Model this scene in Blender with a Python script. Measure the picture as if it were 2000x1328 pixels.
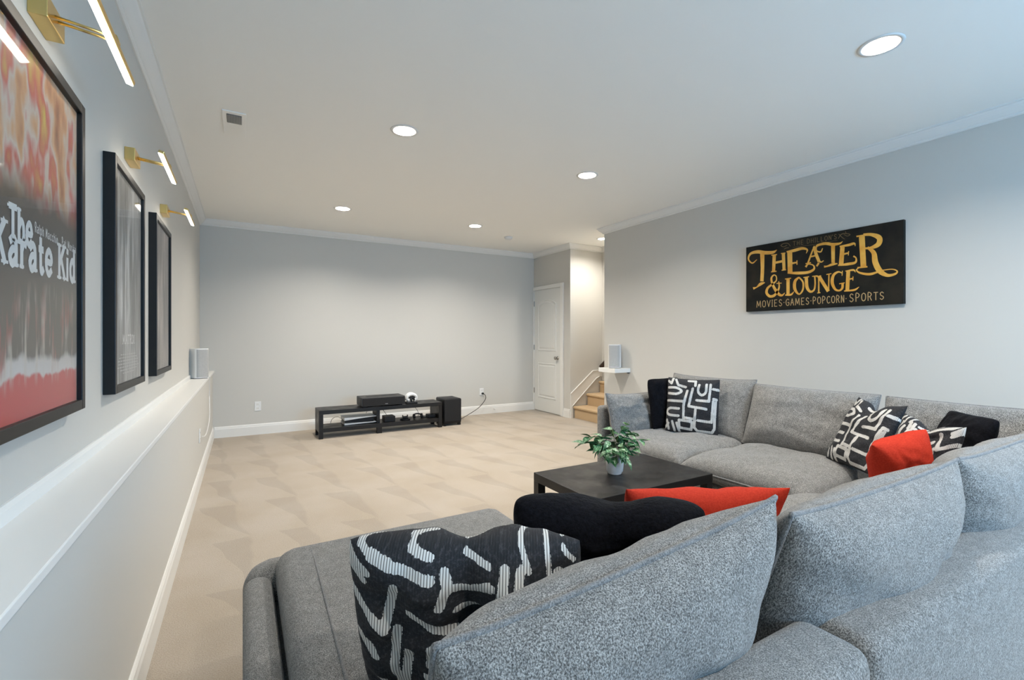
import bpy, bmesh, math, random
import numpy as np
from mathutils import Vector, Matrix, noise

# ------------------------------------------------------------ scene reset
for o in list(bpy.data.objects):
    bpy.data.objects.remove(o)
scene = bpy.context.scene
COL = scene.collection
R = math.radians
random.seed(7)

# ------------------------------------------------------------ camera
CAM_H = 1.25
F_PX = 911.2
YAW = R(30.0)
HORIZON = 660.0
cam_d = bpy.data.cameras.new('camera')
cam = bpy.data.objects.new('camera', cam_d)
COL.objects.link(cam)
cam_d.sensor_width = 36.0
cam_d.lens = 36.0 * F_PX / 2000.0
cam_d.shift_y = -(664.0 - HORIZON) / 2000.0
cam_d.clip_start = 0.02
cam.location = (0, 0, CAM_H)
cam.rotation_euler = (R(90), 0, -YAW)
scene.camera = cam

# ------------------------------------------------------------ world, exposure
SKY_COL = (0.26, 0.60, 1.0)
SKY_STRENGTH = 11.5
CAN_WATTS = 19.5
STAIR_WATTS = 11.0
w = bpy.data.worlds.new('world')
scene.world = w
w.use_nodes = True
bg = w.node_tree.nodes['Background']
bg.inputs[0].default_value = (*SKY_COL, 1)
bg.inputs[1].default_value = SKY_STRENGTH
vs = scene.view_settings
vs.view_transform = 'Standard'
vs.look = 'None'
vs.exposure = 1.08
vs.gamma = 1.0
vs.use_curve_mapping = False

# daylight comes in through the unseen high window behind the camera; portal only guides sampling
pl = bpy.data.lights.new('window_portal', 'AREA')
pl.shape = 'RECTANGLE'
pl.size = 2.4
pl.size_y = 0.98
pl.cycles.is_portal = True
po = bpy.data.objects.new('window_portal', pl)
COL.objects.link(po)
po.location = (2.5, -2.18, 1.65)
po.rotation_euler = (R(90), 0, 0)

# ------------------------------------------------------------ pixel helpers
SN, CS = math.sin(YAW), math.cos(YAW)


def ray(u, v):
    l = (u - 1000.0) / F_PX
    return (SN + l * CS, CS - l * SN, -(v - HORIZON) / F_PX)


def on_x(u, v, x):
    r = ray(u, v)
    t = x / r[0]
    return Vector((x, r[1] * t, CAM_H + r[2] * t))


# ------------------------------------------------------------ materials
MATS = {}


def mat(name, col=(0.8, 0.8, 0.8), rough=0.6, metal=0.0, **kw):
    if name in MATS:
        return MATS[name]
    m = bpy.data.materials.new(name)
    m.use_nodes = True
    b = m.node_tree.nodes['Principled BSDF']
    b.inputs['Base Color'].default_value = (*col, 1)
    b.inputs['Roughness'].default_value = rough
    b.inputs['Metallic'].default_value = metal
    for k, v in kw.items():
        b.inputs[k].default_value = v
    MATS[name] = m
    return m


def nd(m, t, **kw):
    n = m.node_tree.nodes.new(t)
    for k, v in kw.items():
        if k in n.inputs:
            n.inputs[k].default_value = v
        else:
            setattr(n, k, v)
    return n


def lk(m, a, b):
    m.node_tree.links.new(a, b)


def bsdf(m):
    return m.node_tree.nodes['Principled BSDF']


def coord(m, kind='Object'):
    return nd(m, 'ShaderNodeTexCoord').outputs[kind]


def noise_tex(m, vec, scale, detail=2.0, rough=0.5):
    n = nd(m, 'ShaderNodeTexNoise')
    n.inputs['Scale'].default_value = scale
    n.inputs['Detail'].default_value = detail
    n.inputs['Roughness'].default_value = rough
    if vec is not None:
        lk(m, vec, n.inputs['Vector'])
    return n


def ramp(m, fac, stops):
    r = nd(m, 'ShaderNodeValToRGB')
    el = r.color_ramp.elements
    while len(el) < len(stops):
        el.new(0.5)
    for e, (p, c) in zip(el, stops):
        e.position = p
        e.color = (*c, 1)
    lk(m, fac, r.inputs[0])
    return r


def bump(m, height, strength, dist=0.01):
    b = nd(m, 'ShaderNodeBump')
    b.inputs['Strength'].default_value = strength
    b.inputs['Distance'].default_value = dist
    lk(m, height, b.inputs['Height'])
    lk(m, b.outputs[0], bsdf(m).inputs['Normal'])
    return b


def paint(name, col, rough=0.65, bs=0.04):
    m = mat(name, col, rough)
    n = noise_tex(m, coord(m), 260, 2)
    bump(m, n.outputs[0], bs, 0.002)
    return m


M_WALL = paint('wall_paint', (0.57, 0.553, 0.512))
M_CEIL = paint('ceiling_paint', (0.90, 0.89, 0.85), 0.85)
M_TRIM = paint('trim_paint', (0.76, 0.75, 0.72), 0.35, 0.01)
M_DOOR = paint('door_paint', (0.70, 0.70, 0.67), 0.4, 0.01)


def carpet_mat(name, c_lo, c_hi, marks=0.0):
    m = mat(name, c_hi, 0.95)
    co = coord(m)
    fine = noise_tex(m, co, 210, 3, 0.7)
    r = ramp(m, fine.outputs[0], [(0.30, c_lo), (0.62, c_hi)])
    out = r.outputs[0]
    if marks:
        # vacuum tracks: rows of tapered wedges where the nap lies the other way
        mp = nd(m, 'ShaderNodeMapping')
        mp.inputs['Rotation'].default_value = (0, 0, R(8))
        lk(m, co, mp.inputs[0])
        wob = noise_tex(m, co, 1.7, 2)
        va = nd(m, 'ShaderNodeMixRGB', blend_type='ADD')
        va.inputs[0].default_value = 0.22
        lk(m, mp.outputs[0], va.inputs[1])
        lk(m, wob.outputs['Color'], va.inputs[2])
        sx = nd(m, 'ShaderNodeSeparateXYZ')
        lk(m, va.outputs[0], sx.inputs[0])

        def mth(op, a_, b_):
            q = nd(m, 'ShaderNodeMath', operation=op)
            for k_, v_ in enumerate((a_, b_)):
                if isinstance(v_, float):
                    q.inputs[k_].default_value = v_
                elif v_ is not None:
                    lk(m, v_, q.inputs[k_])
            return q.outputs[0]
        row = mth('MULTIPLY', sx.outputs['Y'], 1.45)
        fy = mth('FRACT', row, None)
        sh_ = mth('MULTIPLY', mth('FLOOR', row, None), 0.37)
        fx = mth('FRACT', mth('ADD', mth('MULTIPLY', sx.outputs['X'], 2.5), mth('ADD', sh_, mth('MULTIPLY', fy, 0.9))), None)
        lim = mth('MULTIPLY', fy, 0.50)
        dif = mth('SUBTRACT', lim, fx)
        r2 = ramp(m, mth('ADD', mth('MULTIPLY', dif, 7.0), 0.5), [(0.3, (1, 1, 1)), (0.7, (1 - marks, 1 - marks, 1 - marks * 0.95))])
        big = noise_tex(m, co, 2.2, 3)
        r3 = ramp(m, big.outputs[0], [(0.35, (0.90, 0.87, 0.82)), (0.65, (1, 1, 1))])
        m1 = nd(m, 'ShaderNodeMixRGB', blend_type='MULTIPLY')
        m1.inputs[0].default_value = 1
        lk(m, out, m1.inputs[1])
        lk(m, r2.outputs[0], m1.inputs[2])
        m2 = nd(m, 'ShaderNodeMixRGB', blend_type='MULTIPLY')
        m2.inputs[0].default_value = 1
        lk(m, m1.outputs[0], m2.inputs[1])
        lk(m, r3.outputs[0], m2.inputs[2])
        out = m2.outputs[0]
    lk(m, out, bsdf(m).inputs['Base Color'])
    bump(m, fine.outputs[0], 0.7, 0.006)
    bsdf(m).inputs['Sheen Weight'].default_value = 0.15
    return m


M_CARPET = carpet_mat('carpet', (0.325, 0.273, 0.215), (0.48, 0.42, 0.35), 0.10)
M_STAIRCARPET = carpet_mat('stair_carpet', (0.42, 0.28, 0.14), (0.60, 0.43, 0.25))


def tweed(name, dark, mid, light):
    m = mat(name, mid, 0.92)
    co = coord(m)
    mp = nd(m, 'ShaderNodeMapping')
    mp.inputs['Scale'].default_value = (1.0, 1.0, 0.55)
    mp.inputs['Rotation'].default_value = (R(20), R(25), R(10))
    lk(m, co, mp.inputs[0])
    n1 = noise_tex(m, mp.outputs[0], 420, 3, 0.75)
    r1 = ramp(m, n1.outputs[0], [(0.36, dark), (0.48, mid), (0.60, light)])
    n2 = noise_tex(m, co, 38, 3, 0.6)
    r2 = ramp(m, n2.outputs[0], [(0.35, (0.82, 0.82, 0.82)), (0.65, (1.08, 1.08, 1.08))])
    mx = nd(m, 'ShaderNodeMixRGB', blend_type='MULTIPLY')
    mx.inputs[0].default_value = 1
    lk(m, r1.outputs[0], mx.inputs[1])
    lk(m, r2.outputs[0], mx.inputs[2])
    lk(m, mx.outputs[0], bsdf(m).inputs['Base Color'])
    bump(m, n1.outputs[0], 0.5, 0.004)
    bsdf(m).inputs['Sheen Weight'].default_value = 0.2
    return m


M_TWEED = tweed('grey_tweed', (0.028, 0.027, 0.025), (0.130, 0.126, 0.118), (0.345, 0.335, 0.315))
M_PIPING = tweed('grey_piping', (0.07, 0.07, 0.07), (0.15, 0.147, 0.142), (0.25, 0.245, 0.24))


def black_fur():
    m = mat('black_fur', (0.006, 0.006, 0.008), 0.9)
    co = coord(m)
    n = noise_tex(m, co, 120, 4, 0.7)
    r = ramp(m, n.outputs[0], [(0.35, (0.001, 0.001, 0.0015)), (0.7, (0.006, 0.006, 0.009))])
    lk(m, r.outputs[0], bsdf(m).inputs['Base Color'])
    n2 = noise_tex(m, co, 45, 4, 0.7)
    bump(m, n2.outputs[0], 0.6, 0.01)
    bsdf(m).inputs['Sheen Weight'].default_value = 0.02
    bsdf(m).inputs['Specular IOR Level'].default_value = 0.12
    bsdf(m).inputs['Sheen Roughness'].default_value = 0.4
    return m


M_FUR = black_fur()


def red_linen():
    m = mat('red_linen', (0.62, 0.07, 0.035), 0.85)
    co = coord(m)
    n = noise_tex(m, co, 180, 3)
    r = ramp(m, n.outputs[0], [(0.3, (0.36, 0.020, 0.008)), (0.7, (0.47, 0.036, 0.015))])
    lk(m, r.outputs[0], bsdf(m).inputs['Base Color'])
    bump(m, n.outputs[0], 0.25, 0.002)
    bsdf(m).inputs['Specular IOR Level'].default_value = 0.15
    return m


M_RED = red_linen()


def patterned():
    """black weave with ribbed off-white bars; 'bar' holds the distance to the bar outlines"""
    m = mat('patterned_weave', (0.02, 0.02, 0.02), 0.9)
    at = nd(m, 'ShaderNodeAttribute', attribute_name='bar')
    uv = nd(m, 'ShaderNodeAttribute', attribute_name='cloth')
    fr = noise_tex(m, uv.outputs['Vector'], 90, 2)
    ad = nd(m, 'ShaderNodeMath', operation='MULTIPLY_ADD')
    ad.inputs[1].default_value = 0.016
    ad.inputs[2].default_value = -0.008
    lk(m, fr.outputs[0], ad.inputs[0])
    ad2 = nd(m, 'ShaderNodeMath', operation='ADD')
    lk(m, at.outputs['Fac'], ad2.inputs[0])
    lk(m, ad.outputs[0], ad2.inputs[1])
    lt = nd(m, 'ShaderNodeMath', operation='LESS_THAN')
    lt.inputs[1].default_value = 0.0
    lk(m, ad2.outputs[0], lt.inputs[0])
    wv = nd(m, 'ShaderNodeTexWave')
    wv.inputs['Scale'].default_value = 26
    wv.inputs['Distortion'].default_value = 0.6
    wv.inputs['Detail'].default_value = 1
    lk(m, uv.outputs['Vector'], wv.inputs['Vector'])
    wr = ramp(m, wv.outputs[0], [(0.10, (0.16, 0.15, 0.14)), (0.45, (0.62, 0.60, 0.56))])
    sl = noise_tex(m, uv.outputs['Vector'], 60, 4, 0.8)
    sr = ramp(m, sl.outputs[0], [(0.50, (0.008, 0.008, 0.010)), (0.75, (0.06, 0.06, 0.065))])
    mx = nd(m, 'ShaderNodeMixRGB')
    lk(m, lt.outputs[0], mx.inputs[0])
    lk(m, sr.outputs[0], mx.inputs[1])
    lk(m, wr.outputs[0], mx.inputs[2])
    lk(m, mx.outputs[0], bsdf(m).inputs['Base Color'])
    bump(m, wv.outputs[0], 0.15, 0.002)
    return m


M_PATTERN = patterned()


def dark_wood():
    m = mat('black_brown_laminate', (0.018, 0.015, 0.013), 0.38)
    co = coord(m)
    mp = nd(m, 'ShaderNodeMapping')
    mp.inputs['Scale'].default_value = (3, 60, 60)
    lk(m, co, mp.inputs[0])
    n = noise_tex(m, mp.outputs[0], 3, 4)
    r = ramp(m, n.outputs[0], [(0.3, (0.007, 0.0065, 0.006)), (0.7, (0.015, 0.013, 0.012))])
    lk(m, r.outputs[0], bsdf(m).inputs['Base Color'])
    sm = noise_tex(m, co, 9, 3)
    rr = ramp(m, sm.outputs[0], [(0.4, (0.34,) * 3), (0.6, (0.46,) * 3)])
    lk(m, rr.outputs[0], bsdf(m).inputs['Roughness'])
    return m


M_LAM = dark_wood()
bsdf(M_LAM).inputs['Specular IOR Level'].default_value = 0.35
M_BLACK = paint('black_frame', (0.010, 0.010, 0.010), 0.4, 0.01)
bsdf(M_BLACK).inputs['Specular IOR Level'].default_value = 0.3
M_PLASTIC = paint('black_plastic', (0.010, 0.010, 0.011), 0.45, 0.02)
bsdf(M_PLASTIC).inputs['Specular IOR Level'].default_value = 0.3
M_GREYTOP = paint('charcoal_plastic', (0.022, 0.022, 0.022), 0.5, 0.02)
M_WHITEPL = paint('white_plastic', (0.75, 0.75, 0.74), 0.35, 0.01)
M_CLOTHSPK = paint('black_grille', (0.011, 0.011, 0.012), 0.9, 0.3)


def grille():
    m = mat('grey_grille', (0.42, 0.42, 0.41), 0.6)
    v = nd(m, 'ShaderNodeTexVoronoi')
    v.inputs['Scale'].default_value = 420
    lk(m, coord(m), v.inputs['Vector'])
    r = ramp(m, v.outputs['Distance'], [(0.25, (0.24, 0.24, 0.235)), (0.5, (0.44, 0.44, 0.43))])
    lk(m, r.outputs[0], bsdf(m).inputs['Base Color'])
    return m


M_GRILLE = grille()
M_BRASS = mat('brushed_brass', (0.72, 0.52, 0.20), 0.32, 1.0)
_n = noise_tex(M_BRASS, coord(M_BRASS), 300, 2)
bump(M_BRASS, _n.outputs[0], 0.05, 0.001)
M_NICKEL = paint('satin_nickel', (0.35, 0.33, 0.30), 0.3, 0.01)
bsdf(M_NICKEL).inputs['Metallic'].default_value = 1.0
M_BROWN = paint('dark_brown_rail', (0.045, 0.022, 0.012), 0.5, 0.02)


def ceramic():
    m = mat('white_ceramic', (0.78, 0.77, 0.75), 0.3)
    n = noise_tex(m, coord(m), 30, 2)
    bump(m, n.outputs[0], 0.03, 0.004)
    return m


M_CERAMIC = ceramic()


def emit(name, col, s):
    if name in MATS:
        return MATS[name]
    m = bpy.data.materials.new(name)
    m.use_nodes = True
    nt = m.node_tree
    nt.nodes.remove(nt.nodes['Principled BSDF'])
    e = nt.nodes.new('ShaderNodeEmission')
    e.inputs[0].default_value = (*col, 1)
    e.inputs[1].default_value = s
    nt.links.new(e.outputs[0], nt.nodes['Material Output'].inputs[0])
    MATS[name] = m
    return m


M_LENS = emit('lamp_lens', (1.0, 0.98, 0.94), 14.0)
M_LED = emit('led_strip', (1.0, 0.93, 0.80), 8.0)


def glass_pane():
    m = bpy.data.materials.new('clear_glass')
    m.use_nodes = True
    nt = m.node_tree
    nt.nodes.remove(nt.nodes['Principled BSDF'])
    t = nt.nodes.new('ShaderNodeBsdfTransparent')
    g = nt.nodes.new('ShaderNodeBsdfGlossy')
    g.inputs['Roughness'].default_value = 0.04
    fr = nt.nodes.new('ShaderNodeFresnel')
    fr.inputs[0].default_value = 1.45
    mx = nt.nodes.new('ShaderNodeMixShader')
    ge = nt.nodes.new('ShaderNodeNewGeometry')   # the inner side of the pane must not add a second reflection
    iv = nt.nodes.new('ShaderNodeMath')
    iv.operation = 'SUBTRACT'
    iv.inputs[0].default_value = 1.0
    nt.links.new(ge.outputs['Backfacing'], iv.inputs[1])
    mu = nt.nodes.new('ShaderNodeMath')
    mu.operation = 'MULTIPLY'
    nt.links.new(fr.outputs[0], mu.inputs[0])
    nt.links.new(iv.outputs[0], mu.inputs[1])
    nt.links.new(mu.outputs[0], mx.inputs[0])
    nt.links.new(t.outputs[0], mx.inputs[1])
    nt.links.new(g.outputs[0], mx.inputs[2])
    nt.links.new(mx.outputs[0], nt.nodes['Material Output'].inputs[0])
    MATS['clear_glass'] = m
    return m


M_GLASS = glass_pane()


def leaf_mat():
    m = mat('variegated_leaf', (0.08, 0.22, 0.08), 0.45)
    n = noise_tex(m, coord(m), 55, 3, 0.65)
    r = ramp(m, n.outputs[0], [(0.42, (0.018, 0.085, 0.028)), (0.55, (0.07, 0.20, 0.075)), (0.62, (0.42, 0.56, 0.38))])
    lk(m, r.outputs[0], bsdf(m).inputs['Base Color'])
    return m


def leaf_pale():
    m = mat('pale_leaf', (0.2, 0.4, 0.15), 0.5)
    n = noise_tex(m, coord(m), 70, 3, 0.65)
    r = ramp(m, n.outputs[0], [(0.40, (0.09, 0.24, 0.06)), (0.6, (0.48, 0.62, 0.40))])
    lk(m, r.outputs[0], bsdf(m).inputs['Base Color'])
    return m


M_LEAF = leaf_mat()
M_LEAFP = leaf_pale()
M_STEM = paint('stem_green', (0.10, 0.13, 0.04), 0.6, 0.02)
M_SOIL = paint('soil', (0.03, 0.02, 0.015), 0.95, 0.6)


# ------------------------------------------------------------ mesh helpers
def obj(name, me, m=None, parent=None, kind=None, smooth=False):
    if isinstance(me, bmesh.types.BMesh):
        b = me
        me = bpy.data.meshes.new(name)
        bmesh.ops.recalc_face_normals(b, faces=b.faces[:])
        b.to_mesh(me)
        b.free()
    if m is not None and not me.materials:
        me.materials.append(m)
    if smooth:
        for p in me.polygons:
            p.use_smooth = True
    o = bpy.data.objects.new(name, me)
    COL.objects.link(o)
    if parent is not None:
        o.parent = parent
    if kind:
        o['kind'] = kind
    return o


def tag(o, label, cat, group=None):
    o['label'] = label
    o['category'] = cat
    if group:
        o['group'] = group
    return o


def thing(name, label, cat, loc=(0, 0, 0), rotz=0.0, group=None):
    o = bpy.data.objects.new(name, None)
    COL.objects.link(o)
    o.location = loc
    o.rotation_euler = (0, 0, rotz)
    o.empty_display_size = 0.05
    return tag(o, label, cat, group)


def struct(name, me, m, parent=None, smooth=False):
    return obj(name, me, m, parent, None if parent else 'structure', smooth)


def add_box(b, x0, x1, y0, y1, z0, z1, bev=0.0, seg=2):
    vs_ = [b.verts.new((x, y, z)) for x in (x0, x1) for y in (y0, y1) for z in (z0, z1)]
    idx = [(0, 1, 3, 2), (4, 6, 7, 5), (0, 4, 5, 1), (2, 3, 7, 6), (0, 2, 6, 4), (1, 5, 7, 3)]
    fs = [b.faces.new([vs_[i] for i in f]) for f in idx]
    if bev > 0:
        es = list({e for f in fs for e in f.edges})
        bmesh.ops.bevel(b, geom=es, offset=bev, segments=seg, profile=0.5, affect='EDGES', clamp_overlap=True)


def box(x0, x1, y0, y1, z0, z1, bev=0.0, seg=2):
    b = bmesh.new()
    add_box(b, x0, x1, y0, y1, z0, z1, bev, seg)
    return b


def add_tube(b, pts, rad, seg=8, cap=True):
    pts = [Vector(p) for p in pts]
    rads = rad if isinstance(rad, (list, tuple)) else [rad] * len(pts)
    prev = None
    rings = []
    for i, p in enumerate(pts):
        a = pts[max(i - 1, 0)]
        c = pts[min(i + 1, len(pts) - 1)]
        t = (c - a).normalized()
        if prev is None:
            up = Vector((0, 0, 1)) if abs(t.z) < 0.9 else Vector((1, 0, 0))
            n = t.cross(up).normalized()
        else:
            n = (prev - t * prev.dot(t)).normalized()
        prev = n
        bn = t.cross(n)
        rings.append([b.verts.new(p + (n * math.cos(q) + bn * math.sin(q)) * rads[i])
                      for q in [2 * math.pi * k / seg for k in range(seg)]])
    for r0, r1 in zip(rings, rings[1:]):
        for k in range(seg):
            b.faces.new((r0[k], r0[(k + 1) % seg], r1[(k + 1) % seg], r1[k]))
    if cap:
        b.faces.new(rings[0][::-1])
        b.faces.new(rings[-1])


def tube(pts, rad, seg=8):
    b = bmesh.new()
    add_tube(b, pts, rad, seg)
    return b


def spline(pts, n=8):
    """Catmull-Rom through tuples of any length"""
    P = [np.array(p, float) for p in pts]
    P = [2 * P[0] - P[1]] + P + [2 * P[-1] - P[-2]]
    out = []
    for i in range(1, len(P) - 2):
        for k in range(n):
            t = k / n
            a, b_, c, d = P[i - 1], P[i], P[i + 1], P[i + 2]
            out.append(0.5 * (2 * b_ + (c - a) * t + (2 * a - 5 * b_ + 4 * c - d) * t * t + (3 * b_ - a - 3 * c + d) * t ** 3))
    out.append(P[-2])
    return out


def add_lathe(b, prof, seg=24, cx=0, cy=0):
    rings = [[b.verts.new((cx + r * math.cos(2 * math.pi * k / seg), cy + r * math.sin(2 * math.pi * k / seg), z))
              for k in range(seg)] for r, z in prof]
    for r0, r1 in zip(rings, rings[1:]):
        for k in range(seg):
            b.faces.new((r0[k], r0[(k + 1) % seg], r1[(k + 1) % seg], r1[k]))
    b.faces.new(rings[0][::-1])
    b.faces.new(rings[-1])


def lathe(prof, seg=24):
    b = bmesh.new()
    add_lathe(b, prof, seg)
    return b


def sweep(prof, path, side):
    """profile (offset from wall, z) swept along an XY polyline with mitred corners; side=+1 offsets to the left"""
    b = bmesh.new()
    P = [Vector((p[0], p[1])) for p in path]
    rings = []
    for i, p in enumerate(P):
        d0 = (P[i] - P[i - 1]).normalized() if i > 0 else None
        d1 = (P[i + 1] - P[i]).normalized() if i < len(P) - 1 else None
        n0 = Vector((-d0.y, d0.x)) * side if d0 else None
        n1 = Vector((-d1.y, d1.x)) * side if d1 else None
        if n0 is None:
            nn = n1
        elif n1 is None:
            nn = n0
        else:
            h = (n0 + n1).normalized()
            nn = h / max(0.2, h.dot(n0))
        rings.append([b.verts.new((p.x + nn.x * o, p.y + nn.y * o, z)) for o, z in prof])
    k = len(prof)
    for r0, r1 in zip(rings, rings[1:]):
        for j in range(k):
            b.faces.new((r0[j], r0[(j + 1) % k], r1[(j + 1) % k], r1[j]))
    b.faces.new(rings[0][::-1])
    b.faces.new(rings[-1])
    return b


def prism(poly, axis, a0, a1):
    """extrude a 2D polygon; axis 'x': poly is (y,z); 'y': poly is (x,z); 'z': poly is (x,y)"""
    b = bmesh.new()

    def mk(p, a):
        return {'x': (a, p[0], p[1]), 'y': (p[0], a, p[1]), 'z': (p[0], p[1], a)}[axis]
    r0 = [b.verts.new(mk(p, a0)) for p in poly]
    r1 = [b.verts.new(mk(p, a1)) for p in poly]
    k = len(poly)
    for j in range(k):
        b.faces.new((r0[j], r0[(j + 1) % k], r1[(j + 1) % k], r1[j]))
    b.faces.new(r0[::-1])
    b.faces.new(r1)
    return b


# ------------------------------------------------------------ room shell
XL = -0.458      # left wall above the ledge
XLF = -0.322     # front of the low ledge wall
ZL = 0.844       # ledge height
XR = 4.192       # right wall
YB = 6.887       # far wall
XD = 4.42        # wall with the door
YS = 5.84        # stairwell side wall
YRE = 4.79       # end of the right wall
XSE = 5.06       # end wall of the stairwell
YN = -2.2        # wall behind the camera
ZC = 2.714

struct('floor', box(-0.6, 5.3, YN - 0.1, YB + 0.12, -0.08, 0.0), M_CARPET)
struct('wall_left', box(XL - 0.12, XL, YN, YB, 0, ZC), M_WALL)
struct('wall_left_ledge', box(XL, XLF, YN, YB, 0, ZL - 0.022), M_WALL)
struct('wall_far', box(XL - 0.12, XD + 0.12, YB, YB + 0.12, 0, ZC), M_WALL)
struct('wall_door', box(XD, XD + 0.12, YS, YB, 0, ZC), M_WALL)
struct('wall_stair', box(XD + 0.12, XSE, YS, YS + 0.12, 0, ZC), M_WALL)
struct('wall_stair_end', box(XSE, XSE + 0.12, YRE - 0.12, YS + 0.12, 0, ZC), M_WALL)
b = box(XR, XR + 0.12, YN, YRE, 0, ZC)
add_box(b, XR + 0.12, XSE, YRE - 0.12, YRE, 0, ZC)
struct('wall_right', b, M_WALL)
# wall behind the camera, with the opening of a high basement window
WX0, WX1, WZ0, WZ1 = 1.3, 3.7, 1.15, 2.15
b = box(XL - 0.12, WX0, YN - 0.12, YN, 0, ZC)
add_box(b, WX1, XR + 0.12, YN - 0.12, YN, 0, ZC)
add_box(b, WX0, WX1, YN - 0.12, YN, WZ1, ZC)
add_box(b, WX0, WX1, YN - 0.12, YN, 0, WZ0)
struct('wall_near', b, M_WALL)
win = bpy.data.objects.new('window_1', None)
COL.objects.link(win)
win.location = (2.5, YN - 0.06, WZ0)
win['kind'] = 'structure'
win['label'] = 'white framed wide high window behind the sofa'
b = box(-1.2, 1.2, -0.03, 0.03, 0, 0.05)
add_box(b, -1.2, 1.2, -0.03, 0.03, 0.95, 1.0)
add_box(b, -1.2, -1.15, -0.03, 0.03, 0.05, 0.95)
add_box(b, 1.15, 1.2, -0.03, 0.03, 0.05, 0.95)
add_box(b, -0.025, 0.025, -0.03, 0.03, 0.05, 0.95)
obj('window_frame', b, M_TRIM, win)
for s in (-1, 1):
    obj('pane', box(min(0.025 * s, 1.15 * s), max(0.025 * s, 1.15 * s), -0.004, 0.004, 0.05, 0.95), M_GLASS, win)

# ceiling with round openings for the recessed lamps
CANS = [(0.99, 3.232), (2.684, 3.295), (0.978, 5.524), (2.629, 5.516), (2.762, 1.098), (0.99, -0.70),
        (4.601, 5.283), (2.72, -0.70)]
CAN_R = 0.075
b = bmesh.new()


def loop_edges(b, pts):
    v = [b.verts.new(p) for p in pts]
    return [b.edges.new((v[i], v[(i + 1) % len(v)])) for i in range(len(v))]


es = loop_edges(b, [(-0.6, YN - 0.12, ZC), (5.3, YN - 0.12, ZC), (5.3, YB + 0.12, ZC), (-0.6, YB + 0.12, ZC)])
for cx, cy in CANS:
    es += loop_edges(b, [(cx + CAN_R * math.cos(q), cy + CAN_R * math.sin(q), ZC)
                         for q in [2 * math.pi * k / 32 for k in range(32)]])
bmesh.ops.triangle_fill(b, edges=es, use_beauty=True)
ring = [v for v in b.verts]
add_box(b, -0.6, 5.3, YN - 0.12, YB + 0.12, ZC + 0.12, ZC + 0.16)
struct('ceiling', b, M_CEIL)

# crown moulding
C_P = [(0, ZC), (0.073, ZC), (0.073, ZC - 0.010), (0.064, ZC - 0.012), (0.058, ZC - 0.024), (0.040, ZC - 0.044),
       (0.024, ZC - 0.058), (0.016, ZC - 0.062), (0.016, ZC - 0.070), (0.008, ZC - 0.076), (0, ZC - 0.076)]
struct('trim_1', sweep(C_P, [(XL, YN), (XL, YB), (XD, YB), (XD, YS), (XSE, YS), (XSE, YRE)], -1), M_TRIM)
struct('trim_2', sweep(C_P, [(XSE, YRE), (XR, YRE), (XR, YN), (XL, YN)], -1), M_TRIM)
# ledge cap and the strip where it meets the wall
struct('trim_3', box(XL, -0.304, YN, YB, ZL - 0.022, ZL, 0.003), M_TRIM)
struct('trim_4', sweep([(0, ZL), (0.012, ZL), (0.012, ZL + 0.030), (0.006, ZL + 0.040), (0, ZL + 0.040)],
                       [(XL, YN), (XL, YB)], -1), M_TRIM)
B_P = [(0, 0), (0.015, 0), (0.015, 0.105), (0.011, 0.118), (0.011, 0.126), (0.005, 0.138), (0, 0.138)]
struct('baseboard_left', sweep(B_P, [(XLF, YN), (XLF, YB)], -1), M_TRIM)
struct('baseboard_far', sweep(B_P, [(XLF + 0.0155, YB), (XD, YB)], -1), M_TRIM)
struct('baseboard_door', sweep(B_P, [(XD, 6.003), (XD, YS)], -1), M_TRIM)
struct('baseboard_right', sweep(B_P, [(XR, YRE), (XR, YN)], -1), M_TRIM)

# ------------------------------------------------------------ door
dr = bpy.data.objects.new('door_1', None)
COL.objects.link(dr)
dr.location = (XD, 6.46, 0)
dr['kind'] = 'structure'
dr['label'] = 'white two-panel interior door beside the stairs'
DY = 6.46


def dy(y):
    return y - DY


b = box(-0.012, 0.0, dy(6.083), dy(6.85), 0.012, 2.066, 0.002)
slab = obj('door_slab', b, M_DOOR, dr)
b = box(-0.022, 0, dy(6.005), dy(6.079), 0, 2.132, 0.004)
add_box(b, -0.022, 0, dy(6.854), dy(6.886), 0, 2.132, 0.004)
add_box(b, -0.022, 0, dy(6.079), dy(6.854), 2.070, 2.132, 0.004)
obj('door_casing', b, M_TRIM, dr)


def panel_ring(y0, y1, z0, z1, arch, inset, depth):
    """raised moulding ring around a door panel and the panel field inside it"""
    def outline(k):
        pts = [(y0 + k, z0 + k), (y1 - k, z0 + k)]
        n = 12
        for i in range(n + 1):
            t = i / n
            y = (y1 - k) + ((y0 + k) - (y1 - k)) * t
            z = z1 - k - arch * (2 * t - 1) ** 2
            pts.append((y, z))
        return pts
    b = bmesh.new()
    ls = []
    for k, d in ((0, 0.0), (0.008, depth), (0.018, depth), (0.028, 0.001)):
        ls.append([b.verts.new((-0.012 - d, y, z)) for y, z in outline(k)])
    n = len(ls[0])
    for r0, r1 in zip(ls, ls[1:]):
        for j in range(n):
            b.faces.new((r0[j], r0[(j + 1) % n], r1[(j + 1) % n], r1[j]))
    b2 = bmesh.new()
    l2 = []
    for k, d in ((0.040, 0.0), (0.058, depth * 0.8)):
        l2.append([b2.verts.new((-0.012 - d, y, z)) for y, z in outline(k)])
    for j in range(n):
        b2.faces.new((l2[0][j], l2[0][(j + 1) % n], l2[1][(j + 1) % n], l2[1][j]))
    b2.faces.new(l2[1])
    return b, b2


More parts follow.
